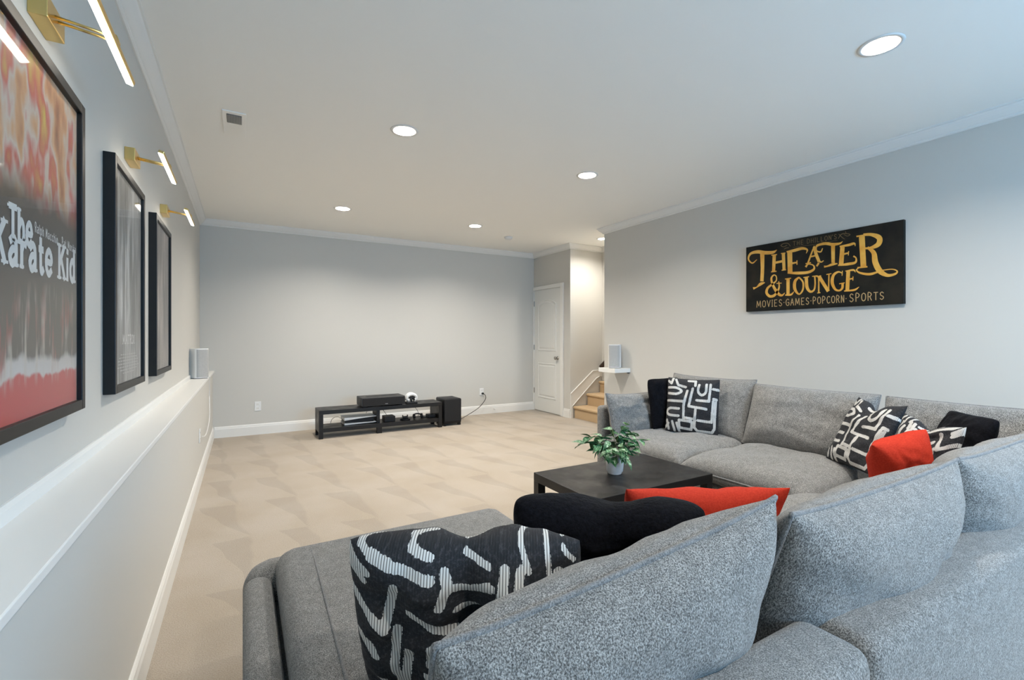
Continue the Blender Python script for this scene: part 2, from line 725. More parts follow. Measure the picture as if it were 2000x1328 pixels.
for (z0, z1, arch) in ((1.03, 1.90, 0.075), (0.235, 0.83, 0.0)):
    m_, p_ = panel_ring(dy(6.20), dy(6.735), z0, z1, arch, 0.03, 0.009)
    obj('panel_moulding', m_, M_DOOR, dr)
    obj('door_panel', p_, M_DOOR, dr)
for z in (1.842, 1.089, 0.344):
    o = obj('hinge', box(-0.022, -0.010, dy(6.843), dy(6.862), z - 0.045, z + 0.045, 0.003), M_NICKEL, dr)
    o['label'] = 'satin nickel hinge'
b = bmesh.new()
add_lathe(b, [(0.030, 0), (0.030, 0.006), (0.012, 0.010), (0.011, 0.03), (0.024, 0.036), (0.029, 0.048), (0.026, 0.060), (0.012, 0.066)], 20)
bmesh.ops.rotate(b, verts=b.verts, cent=(0, 0, 0), matrix=Matrix.Rotation(R(-90), 3, 'Y'))
bmesh.ops.translate(b, verts=b.verts, vec=(-0.012, dy(6.155), 0.925))
o = obj('door_knob', b, M_NICKEL, dr, smooth=True)
o['label'] = 'round satin nickel door knob'

# ------------------------------------------------------------ stairs
st = thing('staircase', 'tan carpeted stair steps rising beside the white door', 'stairs', (4.48, 5.31, 0))


def step_bm(x0, z0, z1, y0, y1, x1):
    poly = [(x0 + 0.02, z0), (x0 + 0.02, z1 - 0.045), (x0 + 0.004, z1 - 0.042), (x0 - 0.008, z1 - 0.028), (x0 - 0.006, z1 - 0.010),
            (x0 + 0.012, z1), (x1, z1), (x1, z0)]
    return prism([(x - 4.48, z) for x, z in poly], 'y', y0 - 5.31, y1 - 5.31)


for k in range(3):
    obj('step', step_bm(4.475 + 0.255 * k, 0.0 if k == 0 else 0.185 * k - 0.01, 0.185 * (k + 1), YRE + 0.002, YS - 0.014, XSE - 0.003), M_STAIRCARPET, st)
sk = [(4.421, 0.0), (4.46, 0.0), (4.462, 0.20), (4.93, 0.605), (4.99, 0.63), (XSE - 0.003, 0.63), (XSE - 0.003, 0.725), (4.862, 0.725), (4.421, 0.385)]
obj('skirt_board', prism([(x - 4.48, z) for x, z in sk], 'y', YS - 0.014 - 5.31, YS - 5.31), M_TRIM, st)
b = tube([(4.419 - 4.48, 5.822 - 5.31, 0.385), (4.862 - 4.48, 5.822 - 5.31, 0.727), (XSE - 0.012 - 4.48, 5.822 - 5.31, 0.727)], 0.009, 6)
obj('skirt_cap', b, M_TRIM, st)
b = tube([(4.452 - 4.48, 5.822 - 5.31, 0.19), (4.93 - 4.48, 5.822 - 5.31, 0.602), (4.99 - 4.48, 5.822 - 5.31, 0.628)], 0.006, 6)
obj('skirt_bead', b, M_TRIM, st)
hr = obj('handrail', tube([(XSE - 0.05, 5.80, 0.785), (XSE - 0.05, 5.2, 1.245), (XSE - 0.05, YRE + 0.03, 1.56)], 0.035, 10), M_BROWN, smooth=True)
tag(hr, 'dark brown handrail end rising behind the corner of the right wall', 'handrail')

# ------------------------------------------------------------ recessed ceiling lamps
CAN_LAB = ['recessed ceiling lamp nearest above the far poster lamps, left row front',
           'recessed ceiling lamp in middle of right row above the coffee table',
           'recessed ceiling lamp at far end of left row above the low bench',
           'recessed ceiling lamp at far end of right row before the smoke detector',
           'large recessed ceiling lamp closest to the camera at upper right',
           'recessed ceiling lamp behind the camera on the left',
           'small recessed ceiling lamp over the stairs at the wall corner',
           'recessed ceiling lamp behind the camera on the right']
CAN_LAB[0] = 'recessed ceiling lamp in left row closest to the ceiling vent'
for i, (cx, cy) in enumerate(CANS):
    t = thing('recessed_lamp', CAN_LAB[i], 'ceiling lamp', (cx, cy, ZC), 0, 'recessed ceiling lamps')
    b = bmesh.new()
    seg = 32
    prof = [(0.097, -0.001), (0.095, -0.004), (CAN_R - 0.003, -0.005), (CAN_R - 0.003, 0.0), (0.060, 0.045)]
    rings = [[b.verts.new((r * math.cos(2 * math.pi * k / seg), r * math.sin(2 * math.pi * k / seg), z)) for k in range(seg)] for r, z in prof]
    for r0, r1 in zip(rings, rings[1:]):
        for k in range(seg):
            b.faces.new((r0[k], r0[(k + 1) % seg], r1[(k + 1) % seg], r1[k]))
    obj('trim_ring', b, M_TRIM, t, smooth=True)
    obj('lens', lathe([(0.060, 0.044), (0.060, 0.050)], 32), M_LENS, t)
    ld = bpy.data.lights.new('lamp_light', 'AREA')
    ld.shape = 'DISK'
    ld.size = 0.10
    ld.energy = STAIR_WATTS if i == 6 else CAN_WATTS
    ld.color = (1.0, 0.95, 0.87) if i == 6 else (1.0, 0.94, 0.855)
    lo = bpy.data.objects.new('lamp_light', ld)
    COL.objects.link(lo)
    lo.parent = t
    lo.location = (0, 0, 0.035)

# ceiling vent, smoke detector
v = thing('ceiling_vent', 'white ceiling register with one open louvred end', 'vent', (-0.048, 3.71, ZC))
b = box(-0.068, 0.068, -0.20, 0.20, -0.006, 0, 0.002)
obj('face_plate', b, M_CEIL, v)
obj('louvre_opening', box(-0.043, 0.043, -0.16, -0.025, -0.008, -0.0055), M_GREYTOP, v)
for k in range(9):
    x = -0.037 + 0.0092 * k
    bb = box(x - 0.002, x + 0.005, -0.158, -0.027, -0.011, -0.0075)
    obj('louvre', bb, paint('vent_grey', (0.30, 0.30, 0.29), 0.6, 0.01), v)
for k in range(9):
    x = -0.037 + 0.0092 * k
    obj('louvre', box(x, x + 0.006, 0.0, 0.16, -0.0075, -0.005), M_CEIL, v)
o = obj('smoke_detector', lathe([(0.062, 0), (0.062, -0.012), (0.055, -0.018), (0.052, -0.026), (0.040, -0.034), (0.0001, -0.036)], 28), M_WHITEPL, smooth=True)
o.location = (3.341, 5.89, ZC)
tag(o, 'white round smoke detector on the ceiling near the far wall', 'smoke detector')

# ------------------------------------------------------------ framed posters and their lamps
GLYPH = {
    'A': [[(0, 0), (.5, 1)], [(.5, 1), (1, 0)], [(.2, .38), (.8, .38)]],
    'C': [[(.95, .85), (.6, 1), (.2, .85), (.02, .5), (.2, .12), (.6, 0), (.95, .15)]],
    'D': [[(.1, 0), (.1, 1), (.55, .97), (.95, .7), (.95, .3), (.55, .03), (.1, 0)]],
    'E': [[(.9, 1), (.1, 1), (.1, 0), (.9, 0)], [(.1, .52), (.7, .52)]],
    'G': [[(.95, .85), (.6, 1), (.2, .85), (.02, .5), (.2, .12), (.6, 0), (.95, .15), (.95, .45), (.6, .45)]],
    'H': [[(.1, 0), (.1, 1)], [(.9, 0), (.9, 1)], [(.1, .5), (.9, .5)]],
    'I': [[(.5, 0), (.5, 1)], [(.2, 0), (.8, 0)], [(.2, 1), (.8, 1)]],
    'K': [[(.12, 0), (.12, 1)], [(.9, 1), (.15, .42)], [(.4, .6), (.95, 0)]],
    'L': [[(.1, 1), (.1, 0), (.9, 0)]],
    'M': [[(0, 0), (.1, 1), (.5, .2), (.9, 1), (1, 0)]],
    'N': [[(.1, 0), (.1, 1), (.9, 0), (.9, 1)]],
    'O': [[(.5, 1), (.12, .85), (0, .5), (.12, .15), (.5, 0), (.88, .15), (1, .5), (.88, .85), (.5, 1)]],
    'P': [[(.1, 0), (.1, 1), (.6, 1), (.9, .78), (.6, .5), (.1, .48)]],
    'R': [[(.1, 0), (.1, 1), (.6, 1), (.9, .78), (.6, .52), (.1, .5)], [(.5, .5), (.95, 0)]],
    'S': [[(.9, .85), (.5, 1), (.12, .8), (.3, .55), (.75, .42), (.9, .2), (.5, 0), (.08, .15)]],
    'T': [[(0, 1), (1, 1)], [(.5, 1), (.5, 0)]],
    'V': [[(0, 1), (.5, 0), (1, 1)]],
    'X': [[(.05, 0), (.95, 1)], [(.05, 1), (.95, 0)]],
    "'": [[(.4, 1.02), (.3, .78)]],
    '.': [[(.35, .48), (.65, .52)]],
    'a': [[(.15, .58), (.5, .68), (.8, .52), (.8, 0)], [(.8, .40), (.35, .36), (.1, .18), (.35, 0), (.8, .15)]],
    'c': [[(.85, .55), (.5, .68), (.12, .5), (.1, .18), (.5, 0), (.88, .12)]],
    'd': [[(.85, 1), (.85, 0)], [(.85, .5), (.5, .66), (.12, .48), (.12, .16), (.5, 0), (.85, .16)]],
    'e': [[(.1, .36), (.88, .36), (.8, .6), (.45, .68), (.12, .5), (.1, .18), (.48, 0), (.88, .12)]],
    'h': [[(.12, 0), (.12, 1)], [(.12, .45), (.5, .68), (.85, .5), (.85, 0)]],
    'i': [[(.5, 0), (.5, .64)], [(.48, .86), (.52, .92)]],
    'l': [[(.5, 0), (.5, 1)]],
    'o': [[(.5, .68), (.12, .5), (.12, .18), (.5, 0), (.88, .18), (.88, .5), (.5, .68)]],
    'p': [[(.12, -.3), (.12, .66)], [(.12, .5), (.5, .68), (.88, .5), (.88, .18), (.5, 0), (.12, .15)]],
    'r': [[(.2, 0), (.2, .66)], [(.2, .42), (.5, .66), (.85, .6)]],
    't': [[(.4, .92), (.4, .15), (.6, 0), (.9, .08)], [(.1, .64), (.8, .64)]],
}
ROUND = set('CDGOPRSacdehoprt')


def add_ribbon(b, pts, fn):
    """flat ribbon through (x, y, width) points, laid on a surface by fn(x, y)"""
    P = [np.array(p, float) for p in pts]
    L, Rr = [], []
    add_ribbon.k = (add_ribbon.k + 1) % 7
    lift = Vector((-6e-5 * add_ribbon.k, 0, 0))
    for i in range(len(P)):
        d = P[min(i + 1, len(P) - 1)][:2] - P[max(i - 1, 0)][:2]
        n = np.array([-d[1], d[0]]) / max(1e-9, np.hypot(*d))
        h = P[i][2] / 2
        L.append(b.verts.new(Vector(fn(*(P[i][:2] + n * h))) + lift))
        Rr.append(b.verts.new(Vector(fn(*(P[i][:2] - n * h))) + lift))
    for i in range(len(P) - 1):
        b.faces.new((L[i], L[i + 1], Rr[i + 1], Rr[i]))


add_ribbon.k = 0


def add_text(b, text, fn, x0, x1, weight, fill=0.74, serif=0.0, widths=None):
    """text laid along x0..x1; fn(x, t) gives the surface point at height t (0 base, 1 cap)"""
    WD = {'I': .5, 'i': .45, 'l': .4, "'": .35, '.': .5, 'M': 1.25, ' ': .55, 'r': .8, 't': .75, 'K': 1.15}
    tot = sum(WD.get(c, 1.0) for c in text)
    x = x0
    for c in text:
        cw = (x1 - x0) * WD.get(c, 1.0) / tot
        for s in GLYPH.get(c, []):
            pts = [(x + cw * (0.5 + (px_ - 0.5) * fill), py_, 0) for px_, py_ in s]
            if c in ROUND and len(pts) > 3:
                pts = [tuple(q) for q in spline(pts, 4)]
            hh = weight
            # width measured in x units; heights are scaled by the caller's fn
            for p, q in zip(pts, pts[1:]):
                a, e = np.array(fn(p[0], p[1])), np.array(fn(q[0], q[1]))
                add_seg(b, a, e, hh, fn.normal)
            if serif and c not in ".'":
                for e in (pts[0], pts[-1]):
                    if e[1] in (0, 1):
                        a = np.array(fn(e[0] - cw * serif, e[1]))
                        q = np.array(fn(e[0] + cw * serif, e[1]))
                        add_seg(b, a, q, hh * 0.4, fn.normal)
        x += cw


def add_seg(b, a, e, wdt, nrm):
    d = e - a
    ln = np.linalg.norm(d)
    if ln < 1e-6:
        return
    d = d / ln
    n = np.cross(d, nrm)
    n = n / np.linalg.norm(n) * wdt / 2
    ext = d * wdt * 0.3
    add_seg.k = (add_seg.k + 1) % 7          # paint layers: a hair of depth between crossing strokes
    lift = nrm / np.linalg.norm(nrm) * (6e-5 * add_seg.k)
    a, e = a + lift, e + lift
    vs_ = [b.verts.new(tuple(p)) for p in (a - ext + n, e + ext + n, e + ext - n, a - ext - n)]
    b.faces.new(vs_)


add_seg.k = 0


class Lay:
    """maps (x, t) to a surface point between a base line and a cap line"""

    def __init__(self, f, normal):
        self.f = f
        self.normal = np.array(normal, float)

    def __call__(self, x, t):
        return self.f(x, t)


def poster_warm():
    """abstract warm colour fields: generic stand-in for the picture"""
    m = mat('warm_poster_print', (0.3, 0.1, 0.05), 0.5)
    co = coord(m, 'Generated')
    sp = nd(m, 'ShaderNodeSeparateXYZ')
    lk(m, co, sp.inputs[0])
    wn = noise_tex(m, co, 5, 3)
    ad = nd(m, 'ShaderNodeMath', operation='MULTIPLY_ADD')
    ad.inputs[1].default_value = 0.12
    lk(m, wn.outputs[0], ad.inputs[0])
    lk(m, sp.outputs['Z'], ad.inputs[2])
    base = ramp(m, ad.outputs[0], [(0.05, (0.50, 0.02, 0.03)), (0.155, (0.50, 0.02, 0.03)), (0.165, (0.55, 0.52, 0.5)), (0.20, (0.5, 0.47, 0.45)),
                                   (0.22, (0.05, 0.04, 0.035)), (0.42, (0.04, 0.032, 0.028)), (0.60, (0.035, 0.025, 0.02)), (0.66, (0.05, 0.03, 0.02))])
    mp = nd(m, 'ShaderNodeMapping')
    mp.inputs['Scale'].default_value = (1, 1.5, 1.1)
    lk(m, co, mp.inputs[0])
    pn = noise_tex(m, mp.outputs[0], 3.2, 3, 0.5)
    warm = ramp(m, pn.outputs[0], [(0.30, (0.02, 0.012, 0.01)), (0.40, (0.38, 0.10, 0.02)), (0.48, (0.62, 0.30, 0.12)), (0.54, (0.60, 0.50, 0.42)),
                                   (0.60, (0.55, 0.04, 0.03)), (0.70, (0.60, 0.42, 0.03))])
    tops = ramp(m, ad.outputs[0], [(0.64, (0, 0, 0)), (0.74, (1, 1, 1))])
    mx = nd(m, 'ShaderNodeMixRGB')
    lk(m, tops.outputs[0], mx.inputs[0])
    lk(m, base.outputs[0], mx.inputs[1])
    lk(m, warm.outputs[0], mx.inputs[2])
    # soft upright pale and red smudges in the dark lower half
    mp2 = nd(m, 'ShaderNodeMapping')
    mp2.inputs['Scale'].default_value = (1, 16, 4)
    lk(m, co, mp2.inputs[0])
    sn = noise_tex(m, mp2.outputs[0], 1.0, 3)
    sr = ramp(m, sn.outputs[0], [(0.50, (0, 0, 0)), (0.62, (0.85, 0.85, 0.85))])
    band = ramp(m, ad.outputs[0], [(0.12, (0, 0, 0)), (0.18, (1, 1, 1)), (0.34, (1, 1, 1)), (0.44, (0, 0, 0))])
    ml = nd(m, 'ShaderNodeMixRGB', blend_type='MULTIPLY')
    ml.inputs[0].default_value = 1
    lk(m, sr.outputs[0], ml.inputs[1])
    lk(m, band.outputs[0], ml.inputs[2])
    tc = ramp(m, wn.outputs[0], [(0.45, (0.50, 0.44, 0.38)), (0.60, (0.35, 0.05, 0.04))])
    mx2 = nd(m, 'ShaderNodeMixRGB')
    lk(m, ml.outputs[0], mx2.inputs[0])
    lk(m, mx.outputs[0], mx2.inputs[1])
    lk(m, tc.outputs[0], mx2.inputs[2])
    lk(m, mx2.outputs[0], bsdf(m).inputs['Base Color'])
    return m


def poster_grey(name, tint, hi):
    m = mat(name, tint, 0.5)
    co = coord(m, 'Generated')
    mp = nd(m, 'ShaderNodeMapping')
    mp.inputs['Scale'].default_value = (1, 5.0, 0.9)
    lk(m, co, mp.inputs[0])
    n = noise_tex(m, mp.outputs[0], 2.4, 4, 0.6)
    r = ramp(m, n.outputs[0], [(0.36, tuple(c * 0.35 for c in tint)), (0.5, tint), (0.64, hi)])
    lk(m, r.outputs[0], bsdf(m).inputs['Base Color'])
    return m


M_POSTERS = [poster_warm(), poster_grey('grey_poster_print', (0.20, 0.20, 0.195), (0.55, 0.55, 0.54)),
             poster_grey('brown_poster_print', (0.20, 0.165, 0.145), (0.48, 0.41, 0.37))]
M_INK_W = mat('white_lettering', (0.72, 0.72, 0.70), 0.5)
M_INK_G = mat('pale_lettering', (0.70, 0.70, 0.69), 0.5)
M_INK_B = mat('credit_lettering', (0.45, 0.45, 0.44), 0.5)

FR_Y = [(1.272, 1.905), (2.298, 2.925), (3.285, 3.916)]
FR_Z = (1.034, 1.958)
FX = -0.420
LAMP_Y = [1.648, 2.735, 3.77]
FR_LAB = ['black framed poster with red and orange print, nearest on left wall',
          'black framed poster with grey print, middle of three on left wall',
          'black framed poster with brownish print, farthest on left wall']
for i, (y0, y1) in enumerate(FR_Y):
    yc = (y0 + y1) / 2
    zc = FR_Z[0]
    t = thing('framed_poster', FR_LAB[i], 'poster', (XL, yc, zc), 0, 'framed posters on the left wall')
    hw = (y1 - y0) / 2
    hh = FR_Z[1] - FR_Z[0]
    d = FX - XL
    fw = 0.030
    for a in (box(0, d, -hw, -hw + fw, 0, hh, 0.002), box(0, d, hw - fw, hw, 0, hh, 0.002),
              box(0, d, -hw + fw, hw - fw, 0, fw, 0.002), box(0, d, -hw + fw, hw - fw, hh - fw, hh, 0.002)):
        obj('frame_rail', a, M_BLACK, t)
    pr_ = obj('poster_print', box(0.004, d - 0.014, -hw + fw, hw - fw, fw, hh - fw), M_POSTERS[i], t)
    obj('glass', box(d - 0.0085, d - 0.007, -hw + fw, hw - fw, fw, hh - fw), M_GLASS, t)
    xs = d - 0.0132
    nrm = (1, 0, 0)
    if i == 0:
        b = bmesh.new()

        def lay(z0a, z0b, z1a, z1b, ya, yb):
            def f(y, s_):
                k = (y - ya) / (yb - ya)
                return (xs, y - yc, (z0a + (z0b - z0a) * k) + s_ * ((z1a + (z1b - z1a) * k) - (z0a + (z0b - z0a) * k)) - zc)
            return Lay(f, nrm)
        add_text(b, 'The', lay(1.463, 1.468, 1.535, 1.542, 1.40, 1.535), 1.40, 1.535, 0.0150, 0.74, 0.22)
        add_text(b, 'Karate Kid', lay(1.410, 1.418, 1.495, 1.507, 1.325, 1.862), 1.325, 1.862, 0.0175, 0.72, 0.22)
        obj('lettering', b, M_INK_W, pr_)
        b = bmesh.new()
        add_text(b, 'Ralph Macchio', lay(1.506, 1.504, 1.528, 1.526, 1.545, 1.71), 1.545, 1.71, 0.0028, 0.62)
        obj('lettering', b, M_INK_W, pr_)
        b = bmesh.new()
        add_text(b, 'Pat Morita', lay(1.505, 1.503, 1.528, 1.525, 1.738, 1.866), 1.738, 1.866, 0.0028, 0.62)
        obj('lettering', b, M_INK_W, pr_)
    elif i == 1:
        b = bmesh.new()
        lz = Lay(lambda y, s_: (xs, y - yc, 1.226 + 0.036 * s_ - zc), nrm)
        add_text(b, 'MATRIX', lz, 2.49, 2.745, 0.0065, 0.68, 0.15)
        obj('lettering', b, M_INK_G, pr_)
        b = bmesh.new()
        for k in range(7):
            z = 1.18 - 0.013 * k - zc
            wd = (0.16, 0.19, 0.21, 0.20, 0.22, 0.17, 0.12)[k]
            yy = -wd + 0.01
            while yy < wd:
                l_ = random.uniform(0.015, 0.05)
                add_seg(b, np.array((xs, yy, z)), np.array((xs, min(yy + l_, wd), z)), 0.004, np.array(nrm))
                yy += l_ + 0.012
        obj('credit_lines', b, M_INK_B, pr_)

    # brass picture lamp
    ly = LAMP_Y[i]
    L = thing('picture_lamp', ['brass picture lamp above the nearest red poster', 'brass picture lamp above the middle grey poster',
                               'brass picture lamp above the farthest poster'][i], 'lamp', (XL, ly, 2.075), 0, 'brass picture lamps')
    obj('wall_block', box(0, 0.038, -0.065, 0.065, -0.025, 0.032, 0.002), M_BRASS, L)
    b = bmesh.new()
    add_tube(b, [(0.036, -0.012, 0.006), (0.152, -0.012, -0.008)], 0.004, 8)
    obj('arm_rod', b, M_BRASS, L, smooth=True)
    obj('arm_rod', tube([(0.036, 0.012, 0.006), (0.152, 0.012, -0.008)], 0.004, 8), M_BRASS, L, smooth=True)
    bar = box(-0.011, 0.011, -0.228, 0.228, -0.004, 0.009, 0.003)
    bo = obj('light_bar', bar, M_BRASS, L)
    bo.location = (0.152, 0, -0.022)
    bo.rotation_euler = (0, R(18), 0)
    so = obj('led_strip', box(-0.0095, 0.0095, -0.226, 0.226, -0.0075, -0.0042, 0.002), M_LED, bo)
    kn = obj('pivot_knob', tube([(0.0, -0.018, 0.012), (0.0, 0.018, 0.012)], 0.009, 12), M_BRASS, bo, smooth=True)

# ------------------------------------------------------------ theatre sign on the right wall
M_SIGN = mat('sign_board', (0.012, 0.011, 0.009), 0.7, **{'Specular IOR Level': 0.15})
_n = noise_tex(M_SIGN, coord(M_SIGN), 6, 4)
_r = ramp(M_SIGN, _n.outputs[0], [(0.4, (0.008, 0.008, 0.007)), (0.65, (0.020, 0.017, 0.012))])
lk(M_SIGN, _r.outputs[0], bsdf(M_SIGN).inputs['Base Color'])
M_GOLD = mat('gold_paint', (0.75, 0.42, 0.07), 0.5)
_n = noise_tex(M_GOLD, coord(M_GOLD), 14, 3)
_r = ramp(M_GOLD, _n.outputs[0], [(0.35, (0.62, 0.28, 0.025)), (0.65, (0.72, 0.40, 0.07))])
lk(M_GOLD, _r.outputs[0], bsdf(M_GOLD).inputs['Base Color'])
M_TANINK = mat('tan_paint', (0.42, 0.28, 0.12), 0.55)
M_FADED = mat('faded_gold_paint', (0.13, 0.085, 0.03), 0.6)
SX = XR - 0.034
SG = thing('wall_sign', 'black and gold hand-painted theater sign on right wall', 'sign', (XR, 2.124, 1.50))


def sgn(x, y):
    """crop pixel of the sign photographed at 5.405x -> point on the sign face, local to the sign"""
    p = on_x(1430 + x / 5.405, 420 + y / 5.405, SX - 0.0008)
    return (p.x - XR, p.y - 2.124, p.z - 1.50)


obj('board', box(SX - XR, 0, 1.512 - 2.124, 2.737 - 2.124, 0.0, 0.612, 0.002), M_SIGN, SG)
BIG = [
    [(262, 470, 6), (212, 507, 14), (172, 465, 17), (195, 408, 24), (270, 388, 36), (350, 398, 38), (430, 393, 30), (472, 368, 5)],
    [(318, 395, 46), (320, 560, 38), (314, 700, 36)], [(345, 712, 10), (300, 728, 30), (258, 762, 12), (222, 775, 26)],
    [(445, 418, 36), (437, 600, 32)], [(412, 600, 12), (468, 593, 12)], [(414, 424, 11), (474, 416, 11)],
    [(540, 405, 34), (548, 582, 32)], [(522, 583, 11), (568, 577, 11)], [(515, 406, 10), (562, 400, 10)], [(445, 505, 24), (545, 484, 24)],
    [(608, 388, 52), (612, 608, 50)],
    [(575, 388, 14), (650, 375, 30), (740, 352, 28), (792, 366, 18), (782, 405, 5)],
    [(620, 512, 22), (682, 500, 16)], [(684, 478, 10), (684, 524, 10)],
    [(585, 610, 16), (690, 612, 30), (800, 604, 28), (862, 572, 22), (858, 532, 14), (805, 518, 12), (775, 548, 22)],
    [(868, 325, 12), (835, 410, 16), (800, 508, 18)], [(862, 335, 24), (885, 410, 34), (918, 492, 32)], [(918, 492, 20), (945, 495, 12), (965, 480, 10)],
    [(775, 514, 11), (832, 502, 11)], [(828, 440, 15), (900, 424, 15)], [(892, 540, 18), (915, 505, 20)],
    [(955, 350, 8), (935, 388, 14), (890, 375, 16), (895, 325, 22), (980, 300, 30), (1060, 310, 32), (1135, 300, 20), (1166, 278, 5)],
    [(1065, 310, 42), (1066, 505, 36)], [(1112, 512, 10), (1062, 520, 26), (1005, 540, 16), (970, 545, 22)],
    [(1165, 335, 46), (1150, 525, 48)], [(1135, 332, 14), (1230, 316, 26), (1288, 300, 22), (1300, 328, 5)],
    [(1165, 416, 20), (1226, 400, 16)], [(1230, 380, 9), (1226, 426, 9)],
    [(1118, 531, 14), (1220, 518, 28), (1300, 500, 24), (1308, 455, 15), (1280, 432, 18)],
    [(1368, 212, 62), (1386, 545, 60)], [(1322, 556, 15), (1428, 545, 15)], [(1312, 226, 16), (1400, 212, 16)],
    [(1385, 208, 26), (1470, 206, 34), (1552, 240, 58), (1545, 305, 52), (1470, 345, 30), (1400, 352, 18)],
    [(1430, 340, 24), (1495, 400, 50), (1512, 500, 62), (1560, 590, 60), (1640, 636, 34), (1720, 622, 22), (1742, 592, 16), (1690, 572, 11), (1590, 582, 10)],
    [(1540, 600, 18), (1450, 624, 26), (1350, 610, 20), (1312, 580, 14), (1332, 562, 8)],
    [(492, 700, 10), (494, 770, 18), (452, 842, 26), (400, 858, 28), (364, 822, 28), (376, 770, 24), (430, 725, 18), (466, 690, 13), (464, 645, 11),
     (438, 634, 13), (414, 670, 20), (430, 740, 26), (480, 822, 32), (522, 848, 22), (556, 822, 6)], [(468, 722, 9), (522, 718, 9)],
    [(590, 670, 36), (590, 840, 34)], [(558, 676, 11), (622, 666, 11)], [(560, 845, 12), (620, 840, 20), (652, 808, 6)],
    [(705, 656, 16), (664, 700, 30), (662, 780, 32), (705, 835, 16), (745, 790, 18), (748, 710, 18), (705, 656, 16)],
    [(782, 652, 34), (790, 760, 34), (825, 808, 24), (864, 790, 18), (876, 730, 16), (872, 642, 16)], [(752, 660, 11), (812, 650, 11)], [(845, 648, 10), (902, 640, 10)],
    [(914, 645, 15), (914, 822, 15)], [(915, 645, 36), (1016, 805, 36)], [(1022, 622, 14), (1018, 800, 14)], [(888, 650, 11), (940, 642, 11)],
    [(994, 628, 10), (1048, 618, 10)], [(898, 823, 10), (932, 818, 10)],
    [(1162, 612, 10), (1120, 600, 18), (1070, 635, 28), (1056, 710, 34), (1085, 780, 26), (1130, 797, 18), (1162, 770, 24), (1166, 720, 26)],
    [(1130, 726, 10), (1188, 715, 10)], [(1164, 588, 9), (1160, 640, 9)],
    [(1226, 588, 40), (1216, 795, 40)], [(1196, 592, 10), (1280, 580, 20), (1302, 604, 5)], [(1222, 680, 15), (1270, 670, 14)], [(1276, 648, 9), (1274, 692, 9)],
    [(1182, 802, 12), (1290, 790, 20), (1340, 758, 6)],
]
b = bmesh.new()
for s_ in BIG:
    add_ribbon(b, spline(s_, 6) if len(s_) > 2 else s_, sgn)
o = obj('lettering', b, M_GOLD, SG)
o['label'] = 'gold hand-painted words THEATER & LOUNGE'


def sign_line(text, x0, x1, base0, base1, h0, h1, weight, fill=0.66):
    def f(x, t):
        k = (x - x0) / (x1 - x0)
        return sgn(x, base0 + (base1 - base0) * k - t * (h0 + (h1 - h0) * k))
    bb = bmesh.new()
    add_text(bb, text, Lay(f, (-1, 0, 0)), x0, x1, weight, fill)
    return bb


b = sign_line('MOVIES.GAMES.POPCORN.', 250, 1215, 975, 918, 66, 74, 0.0058)
o = obj('lettering', b, M_TANINK, SG)
obj('lettering', sign_line('SPORTS', 1228, 1612, 918, 888, 84, 78, 0.0058), M_TANINK, SG)
b = sign_line("THE DHILLON'S", 635, 1110, 326, 250, 44, 50, 0.0042)
for s_ in ([(615, 330, 5), (590, 300, 7), (545, 300, 6), (515, 322, 7), (545, 335, 5), (580, 318, 6)],
           [(600, 345, 5), (565, 350, 7), (548, 360, 4)],
           [(1120, 250, 5), (1150, 205, 8), (1195, 195, 7), (1245, 205, 7), (1215, 222, 6), (1180, 205, 5)],
           [(1125, 200, 5), (1160, 235, 8), (1190, 255, 4)], [(1195, 170, 4), (1205, 200, 6)],
           [(640, 342, 3), (880, 308, 3), (1110, 266, 3)]):
    add_ribbon(b, spline(s_, 5), sgn)
obj('lettering', b, M_FADED, SG)

# ------------------------------------------------------------ pillows and cushions


